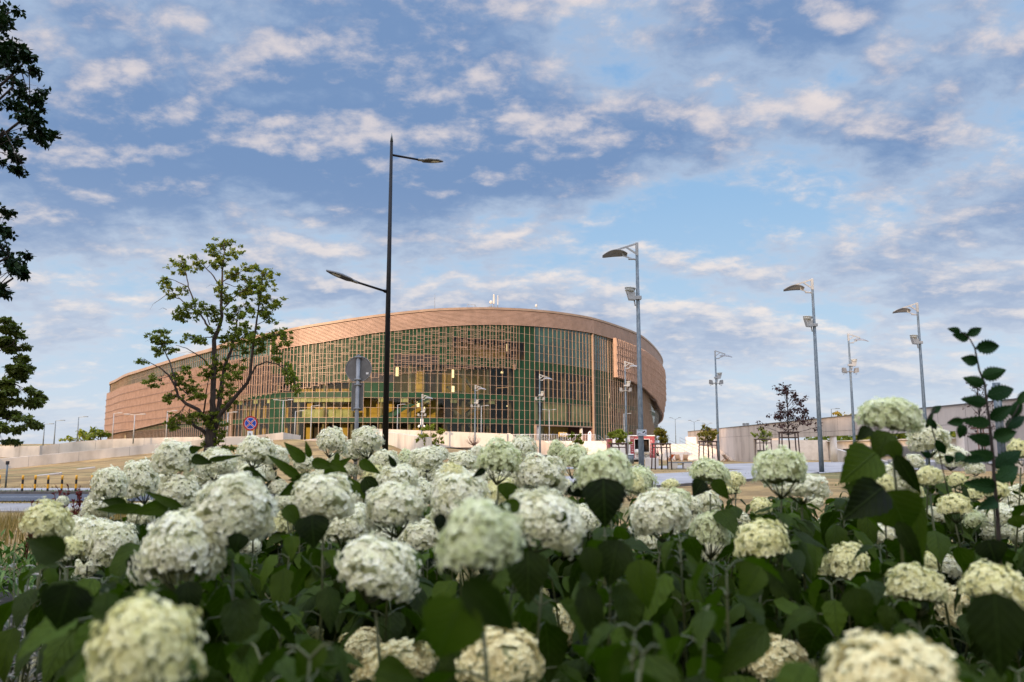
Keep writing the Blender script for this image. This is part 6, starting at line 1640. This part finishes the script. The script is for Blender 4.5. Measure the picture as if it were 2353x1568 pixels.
while nf < 700 and tries < 12000:
    tries += 1
    gap = 470 < nf < 560; side = nf >= 560; D = math.sqrt(r.uniform(.36, 30)) if nf < 330 else r.uniform(2.4, 5.2); 
    if D > 5.3: continue
    px = r.uniform(-260, 2620) if not gap else r.uniform(1540, 1960)
    if gap: D = r.uniform(3.4, 5.2)
    if side: D = r.uniform(1.6, 5.2); px = r.uniform(2450, 4600) if r.random() < .7 else r.uniform(-900, -100)
    if px < 140 and D > 1.05: continue
    yt = interp(px, YT) + r.expovariate(1 / 45.0)
    if px < 140: yt = max(yt, 1420 + r.uniform(0, 100))
    if D < 1.0: yt = max(yt, 1440 + r.uniform(0, 160))
    elif D < 1.5: yt = max(yt, 1330 + r.uniform(0, 160))
    elif D < 2.2: yt = max(yt, 1180 + r.uniform(0, 140))
    if 1500 < px < 1950 and D > 2.4: yt = max(yt, 1140)
    for hd in HEADS:
        if hd[6] > D and abs(px - hd[1]) < hd[3] / 2 + 12 and yt < hd[2] + hd[4] * .45: yt = hd[2] + hd[4] * .45
    p = at(px, yt, D)
    if p.z < .32: continue
    key = min(HEADS, key=lambda q: (at(q[1], q[2], q[6]) - p).length)[0]
    g = Vector((p.x + r.uniform(-.15, .15), D + r.uniform(-.1, .2), H(p.x, D) - .02)); stemlist.append((key, g, p, False, D)); nf += 1
for key, g, tp, hasf, D in stemlist:
    mid = g.lerp(tp, .55) + Vector((r.uniform(-.03, .03), r.uniform(-.03, .03), 0)); pts = [g, g.lerp(mid, .5), mid, mid.lerp(tp, .6) + Vector((r.uniform(-.008, .008), 0, 0)), tp]
    mb = stm[key]; cut = 1.0 if hasf else None
    Lz = tp.z - g.z; s_ = .03 if not hasf else r.uniform(.05, .13); az = r.uniform(0, 3.14); k = 0
    while s_ < Lz - .12:
        t = 1 - s_ / Lz; P = g.lerp(tp, t) if t < .999 else tp
        # follow the bent stem roughly
        q = t * 4; i0 = min(3, int(q)); P = pts[i0].lerp(pts[i0 + 1], q - i0) if Lz > 0 else P
        size = interp(s_, [(0, .060), (.08, .10), (.2, .145), (.5, .165)]) * r.uniform(.8, 1.15)
        if hasf and k == 0: size *= .75
        for sd_ in (0, math.pi):
            a = az + sd_ + r.uniform(-.25, .25); pl = size * r.uniform(.28, .45); el = r.uniform(.15, .6)
            b = P + Vector((math.cos(a) * math.cos(el), math.sin(a) * math.cos(el), math.sin(el))) * pl
            el0 = r.uniform(-1.15, -.15); droop = r.uniform(.3, .95); cen = b + Vector((math.cos(a), math.sin(a), -.6)) * size * .45
            if (hidden(cen) or hidden(b)) and r.random() < .93: continue
            xx, yy, ff = proj(cen)
            if cen.y < .38: continue
            if ff < .8 and yy < 1400: continue
            if ff > .3 and yy < interp(xx, YT) - 22: continue
            cut = cut or t
            mb.tube([P, P.lerp(b, .55) + Vector((0, 0, .006)), b], [.0022, .0018, .0014], 4, cap=False)
            hleaf(fol[key], b, a, size, size * r.uniform(.52, .70), el0, droop, r.uniform(-.45, .45), max(0, min(1, r.betavariate(1.6, 2.6) + (.25 - .9 * max(0, s_ - .1)))), r.uniform(-.3, .4), n=13 if ff < 2 else 8 if ff < 3.4 else 5)  # leaves lower on the stem get darker: shade of the bed put into their colour
        s_ += r.uniform(.07, .11) * (1 if s_ > .15 else .7); az += math.pi / 2 + r.uniform(-.2, .2); k += 1
    if cut:
        q = min(3.999, cut * 4); i0 = int(q); pp = pts[:i0 + 1] + [pts[i0].lerp(pts[i0 + 1], max(.05, q - i0))]
        mb.tube(pp, [.0055 - (.0055 - (.0030 if hasf else .0018)) * a_ / (len(pp) - 1) for a_ in range(len(pp))], 6)
# leaves singled out in the picture
SL = [('f',1066,1376,1000,1512,150,.80,.02,.85,.15,.10),('f',1062,1332,1186,1452,84,.80,.04,.22,.35,.12),('g',1386,1098,1391,1214,100,1.75,.0,.05,.3,.12),('f',1214,1265,1214,1392,96,1.5,0,.18,.25,.1),
      ('h',1420,1240,1398,1350,84,1.6,0,.2,.3,.1),('h',1466,1285,1490,1400,72,1.55,0,.75,.2,.1),('h',1352,1256,1368,1345,54,1.5,0,.3,.2,.1),('h',1342,1345,1382,1500,62,1.35,0,.2,.2,.1),('h',1285,1172,1312,1246,28,1.6,0,.8,.2,.05),('h',1196,1160,1136,1168,34,1.6,0,.7,.2,.05),
      ('g',1165,1108,1165,1150,46,2.4,0,.7,.2,.05),('g',1320,1106,1346,1145,60,2.2,0,.02,.2,.05),('g',1115,1078,1085,1098,18,2.2,0,.1,.2,.05),('k',2012,1040,1928,1112,98,1.9,0,.8,.2,.12),('k',2040,992,2010,1064,62,1.95,0,.55,.2,.08),('k',1998,982,1966,1016,30,1.95,0,.1,.2,.06),('k',2046,1014,2070,1066,40,1.9,0,.6,.2,.06),
      ('k',2058,1046,2118,1138,38,1.85,.02,.15,.3,.1),('k',2030,1120,1934,1196,92,1.8,0,.12,.3,.1),('k',2040,1128,2086,1222,118,1.85,.03,.7,.2,.1),('k',2062,1198,2122,1304,40,1.75,0,.2,.3,.1),('k',2100,1140,2120,1310,44,1.9,0,.75,.2,.06),('k',1990,1116,1932,1122,34,1.8,0,.45,.2,.1),
      ('i',1616,1104,1592,1142,40,2.6,0,.1,.2,.05),('i',1640,1102,1676,1150,34,2.6,0,.55,.2,.05),('e',716,1182,722,1262,80,1.7,0,.06,.2,.1),('e',655,1162,694,1215,40,1.9,0,.6,.25,.05),('e',1010,1180,1016,1238,30,1.7,0,.0,.2,.1),
      ('c',700,1062,652,1016,30,3.0,0,.8,.2,.05),('c',712,1052,702,1012,16,3.0,0,.8,.2,.05),('c',716,1062,776,1074,28,3.0,0,.75,.2,.05),('c',760,1060,800,1088,26,3.0,0,.8,.2,.05),('c',745,1092,812,1048,26,3.1,0,.85,.2,.08),('c',775,1040,772,1080,14,3.1,0,.75,.2,.05),('c',690,1100,612,1044,24,2.9,0,.7,.2,.1),('c',720,1096,662,1104,24,2.9,0,.6,.3,.05),('d',800,1104,868,1164,26,3.0,0,.8,.2,.05),('d',838,1096,878,1168,40,3.0,0,.2,.2,.05),('d',826,1060,876,1090,26,3.1,0,.7,.2,.05),('d',908,1074,892,1044,16,3.0,0,.1,.2,.05),
      ('c',705,1108,640,1140,36,2.8,0,.5,.3,.05),('c',560,1076,620,1110,22,2.8,0,.3,.3,.05),('c',435,1036,466,1028,20,3.0,0,.5,.2,.05),('c',440,1052,490,1066,26,3.0,0,.35,.2,.05),('c',480,1058,560,1046,14,3.0,0,.4,.3,.1),('a',330,1168,214,1172,26,2.3,0,.55,.2,.05),('a',292,1160,232,1150,28,2.4,0,.25,.3,.05),('b',390,1160,300,1180,36,2.2,0,.7,.2,.08),('b',420,1170,330,1128,22,2.2,0,.6,.2,.08),
      ('m',2285,1360,2300,1560,120,1.05,0,.12,.2,.08),('m',1760,1440,1650,1560,74,1.3,0,.5,.3,.1),('j',1745,1300,1700,1382,64,1.6,0,.7,.2,.08),('j',1800,1310,1840,1392,40,1.6,0,.22,.3,.1),('j',1960,1350,1990,1440,70,1.4,0,.3,.3,.1),('a',150,1280,60,1240,70,1.2,0,.3,.3,.1),('a',165,1340,130,1450,110,1.1,0,.1,.2,.1),('f',735,1470,680,1560,70,1.1,0,.75,.3,.1),('f',860,1545,965,1568,90,.9,0,.55,.2,.1),('l',2330,1185,2345,1215,40,2.2,0,.7,.2,.1),('l',2270,1240,2290,1300,66,1.9,0,.1,.2,.1),('b',552,1225,540,1275,50,1.6,0,.02,.2,.1),('b',430,1335,440,1430,60,1.6,0,.1,.2,.1),('b',320,1270,330,1330,60,1.7,0,.12,.2,.1)]
for q in SL: sleaf(fol[q[0]], *q[1:7], dD=q[7], var=q[8], fold=q[9], bend=q[10])
for key, (lab, lst) in BUSH.items():
    mine = [hd for hd in HEADS if hd[0] == key]; cs = [at(hd[1], hd[2], hd[6]) for hd in mine]
    bx = sum(c.x for c in cs) / len(cs); by = sum(c.y for c in cs) / len(cs); root = Vector((bx, by, H(bx, by)))
    t = thing('hydrangea_bush', lab, 'hydrangea', root, 0, 'hydrangea bushes in the foreground bed')
    stm[key].build('stems', 'stem_green', t, root); fol[key].build('foliage', 'hydrangea_leaf', t, root)
    for hd, c in zip(mine, cs):
        ms = HEADM[hd[5]]; o = bpy.data.objects.new('flower_head', ms[r.randrange(len(ms))]); COL.objects.link(o); o.parent = t
        s_ = hd[7] / 2 * (.91 if hd[3] < 150 else .86 if hd[3] < 220 else .76); ro, of_ = HOFF[hd[5]]; hz = min(1.3, hd[4] / hd[3] / ro); o.location = c - root - Vector((0, 0, of_ * s_ * hz))
        o.scale = (s_, s_ * r.uniform(.82, 1.05), s_ * hz * r.uniform(.93, 1.04)); o.rotation_euler = (r.uniform(-.30, .22), r.uniform(-.26, .26), r.uniform(-.5, .5) + (math.pi if r.random() < .5 else 0))
        if (hd[1], hd[2]) == (1250, 1190): o.rotation_euler = (0, .42, 0)
        if (hd[1], hd[2]) == (540, 1162): o.rotation_euler = (.3, .1, 1.0)

# ------------------------------------------------------------------ serrated dark shoot at the right
def selm(mb, bx, by, tx, ty, W, D, dD, var, fold):
    a = at(bx, by, D); b = at(bx + (tx - bx) * 1.12, by + (ty - by) * 1.12, D + dD); ax = b - a; L = ax.length; ax.normalize(); view = (a - Vector((0, 0, CAMZ))).normalized(); s_ = ax.cross(view).normalized(); u = s_.cross(ax).normalized()
    if u.dot(view) > 0: u = -u
    w = W * D / F / 2; n = 18; vs = []; uv = []
    for i in range(n + 1):
        t = i / n; ww = w * 1.02 * (math.sin(math.pi * t ** .72)) ** .9 * (1 - .15 * t); saw = 1.16 - .30 * (i % 2) if 0 < i < n else 1
        c = a + ax * L * (t - (0)) + u * .10 * L * math.sin(math.pi * t)
        for v in (-1, -.5, 0, .5, 1):
            k = ww * (saw if abs(v) == 1 else 1); vs.append(c + s_ * v * k + u * fold * abs(v) * ww + ax * (L * .02 if abs(v) == 1 else 0)); uv.append((.5 + v * .5, t))
    mb.add(vs, [(i * 5 + k, i * 5 + k + 1, i * 5 + k + 6, i * 5 + k + 5) for i in range(n) for k in range(4)], 0, uvs=uv, var=[var] * len(vs), smooth=True)
D = 2.5; root = at(2290, 1140, D); root = Vector((root.x, D, H(root.x, D))); m = MB(); lf = MB(); rl = random.Random(12)
stem = [(2300, 1340), (2292, 1180), (2284, 1095), (2283, 1060), (2277, 1000), (2268, 930), (2262, 880), (2250, 850), (2240, 800), (2228, 778), (2208, 762), (2186, 758)]
m.tube([root] + [at(a, b, D) for a, b in stem], [.008, .007, .006, .0055, .005, .0045, .004, .0035, .003, .0025, .002, .0015, .001], 7)
EL = [(2208,762,2180,756,16),(2222,772,2252,756,22),(2228,778,2192,770,24),(2240,800,2290,796,34),(2248,832,2212,824,28),(2256,866,2306,852,34),(2262,884,2218,870,28),(2266,912,2322,896,38),(2268,926,2214,918,30),(2275,966,2320,936,34),(2276,974,2212,966,30),(2281,1006,2330,994,38),(2282,1016,2230,1004,32),(2285,1076,2340,1040,40),(2284,1052,2232,1040,32),(2288,1106,2334,1076,38),(2289,1120,2222,1110,40),(2262,1056,2200,1056,22),(2210,1040,2196,1062,24),(2190,1062,2172,1048,22),(2216,968,2180,972,22),(2214,976,2206,1004,22),(2310,985,2350,960,28),(2325,960,2345,920,26),(2340,930,2360,900,22),(2292,1150,2250,1170,30),(2140,950,2160,935,16),(2136,962,2150,985,16),(2128,985,2144,945,12),(2150,1010,2170,1040,22),(2140,1050,2118,1040,16)]
for a, b, c, d, w in EL: selm(lf, a, b, c, d, w, D + rl.uniform(-.05, .05), rl.uniform(-.03, .03), rl.uniform(0, .5), rl.uniform(-.3, .5))
for pts in [[(2284, 1070), (2250, 1060), (2200, 1052)], [(2276, 985), (2240, 975), (2210, 968)], [(2281, 1010), (2310, 985), (2335, 945), (2352, 905)], [(2180, 1140), (2160, 1050), (2135, 960), (2150, 938)]]:
    m.tube([at(a, b, D) for a, b in pts], .0018, 5)
t = thing('leafy_shoot', 'tall dark shoot with serrated leaves rising against the sky at the right', 'shrub', root); m.build('stem', 'bark', t, root); lf.build('foliage', 'shoot_leaf', t, root)

# ------------------------------------------------------------------ variegated plant, red stalks, low cover
r = random.Random(14); m = MB(); st = MB(); root = Vector((-2.2, 3.3, H(-2.2, 3.3)))
for k in range(150):
    gx, gy = root.x + r.uniform(-.75, .62), root.y + r.uniform(-.75, .75); hgt = .40 + .42 * r.random() - .15 * abs(gx - root.x)
    top = Vector((gx + r.uniform(-.06, .06), gy, root.z + hgt)); st.tube([(gx, gy, root.z), top], [.004, .003], 5)
    for q in range(11):
        P = Vector((gx, gy, root.z)).lerp(top, 1 - q * .085); a = q * 2.4 + r.uniform(-.4, .4)
        hleaf(m, P, a, r.uniform(.055, .09), r.uniform(.018, .028), r.uniform(.1, .8), r.uniform(.6, 1.3), r.uniform(-.4, .4), r.uniform(0, .25), .3, edge=r.uniform(.6, 1), n=4)
t = thing('variegated_plant', 'low bushy plant with cream edged striped leaves at the left edge', 'plant', root); st.build('stems', 'stem_green', t, root); m.build('foliage', 'hosta_leaf', t, root)
for (px, py, D, n, lab, sp) in [(95, 1130, 8.5, 7, 'thin dark red flower stalks leaning before the road at the left', .25), (183, 1118, 8.5, 13, 'dense clump of dark red flower stalks beside the rightmost bollard', .22)]:
    p = at(px, py, D); g = Vector((p.x, D, H(p.x, D))); m = MB(); r = random.Random(px)
    for k in range(n):
        b = g + Vector((r.uniform(-sp, sp) * .6, r.uniform(-.2, .2), 0)); tp = Vector((p.x + r.uniform(-sp, sp), D + r.uniform(-.2, .2), p.z - r.uniform(0, .28))); pts = [b, b.lerp(tp, .6), tp]; m.tube(pts, [.006, .005, .003], 5, var=.3)
        for q in range(26):
            t_ = .45 + .55 * r.random(); P = b.lerp(tp, t_); d = rdir(r, .6); nn = rdir(r); nn = (nn - d * nn.dot(d)).normalized(); leaf_kite(m, P, d, nn, .045, .02, r.random())
    t = thing('red_stalks', lab, 'plant', g); m.build('stalks', 'red_stalk', t, g)
r = random.Random(15); m = MB()
for k in range(1500):
    px = r.uniform(-350, 900); D = math.sqrt(r.uniform(14, 90)); p = gnd(px, 1200, 0); x = (px - CX) / F * D; z = H(x, D); a = r.uniform(0, 6.28)
    if D < 6.2: continue
    for q in range(3):
        hleaf(m, (x + r.uniform(-.05, .05), D + r.uniform(-.05, .05), z + r.uniform(.0, .30) * r.random()), a + q * 2.1, r.uniform(.10, .2), r.uniform(.02, .05), r.uniform(.5, 1.3), r.uniform(.3, 1.2), 0, r.random(), .2, n=3)
tag(m.build('undergrowth', 'weed'), kind='stuff')
r = random.Random(16); m = MB()
for k in range(1600):
    px = r.uniform(900, 2600); D = math.sqrt(r.uniform(30, 110)); x = (px - CX) / F * D; z = H(x, D); a = r.uniform(0, 6.28)
    for q in range(2):
        hleaf(m, (x, D, z + r.uniform(.0, .22) * r.random()), a + q * 3.1, r.uniform(.10, .2), r.uniform(.02, .06), r.uniform(.5, 1.3), r.uniform(.3, 1.2), 0, r.random(), .2, n=3)
tag(m.build('undergrowth', 'weed'), kind='stuff')
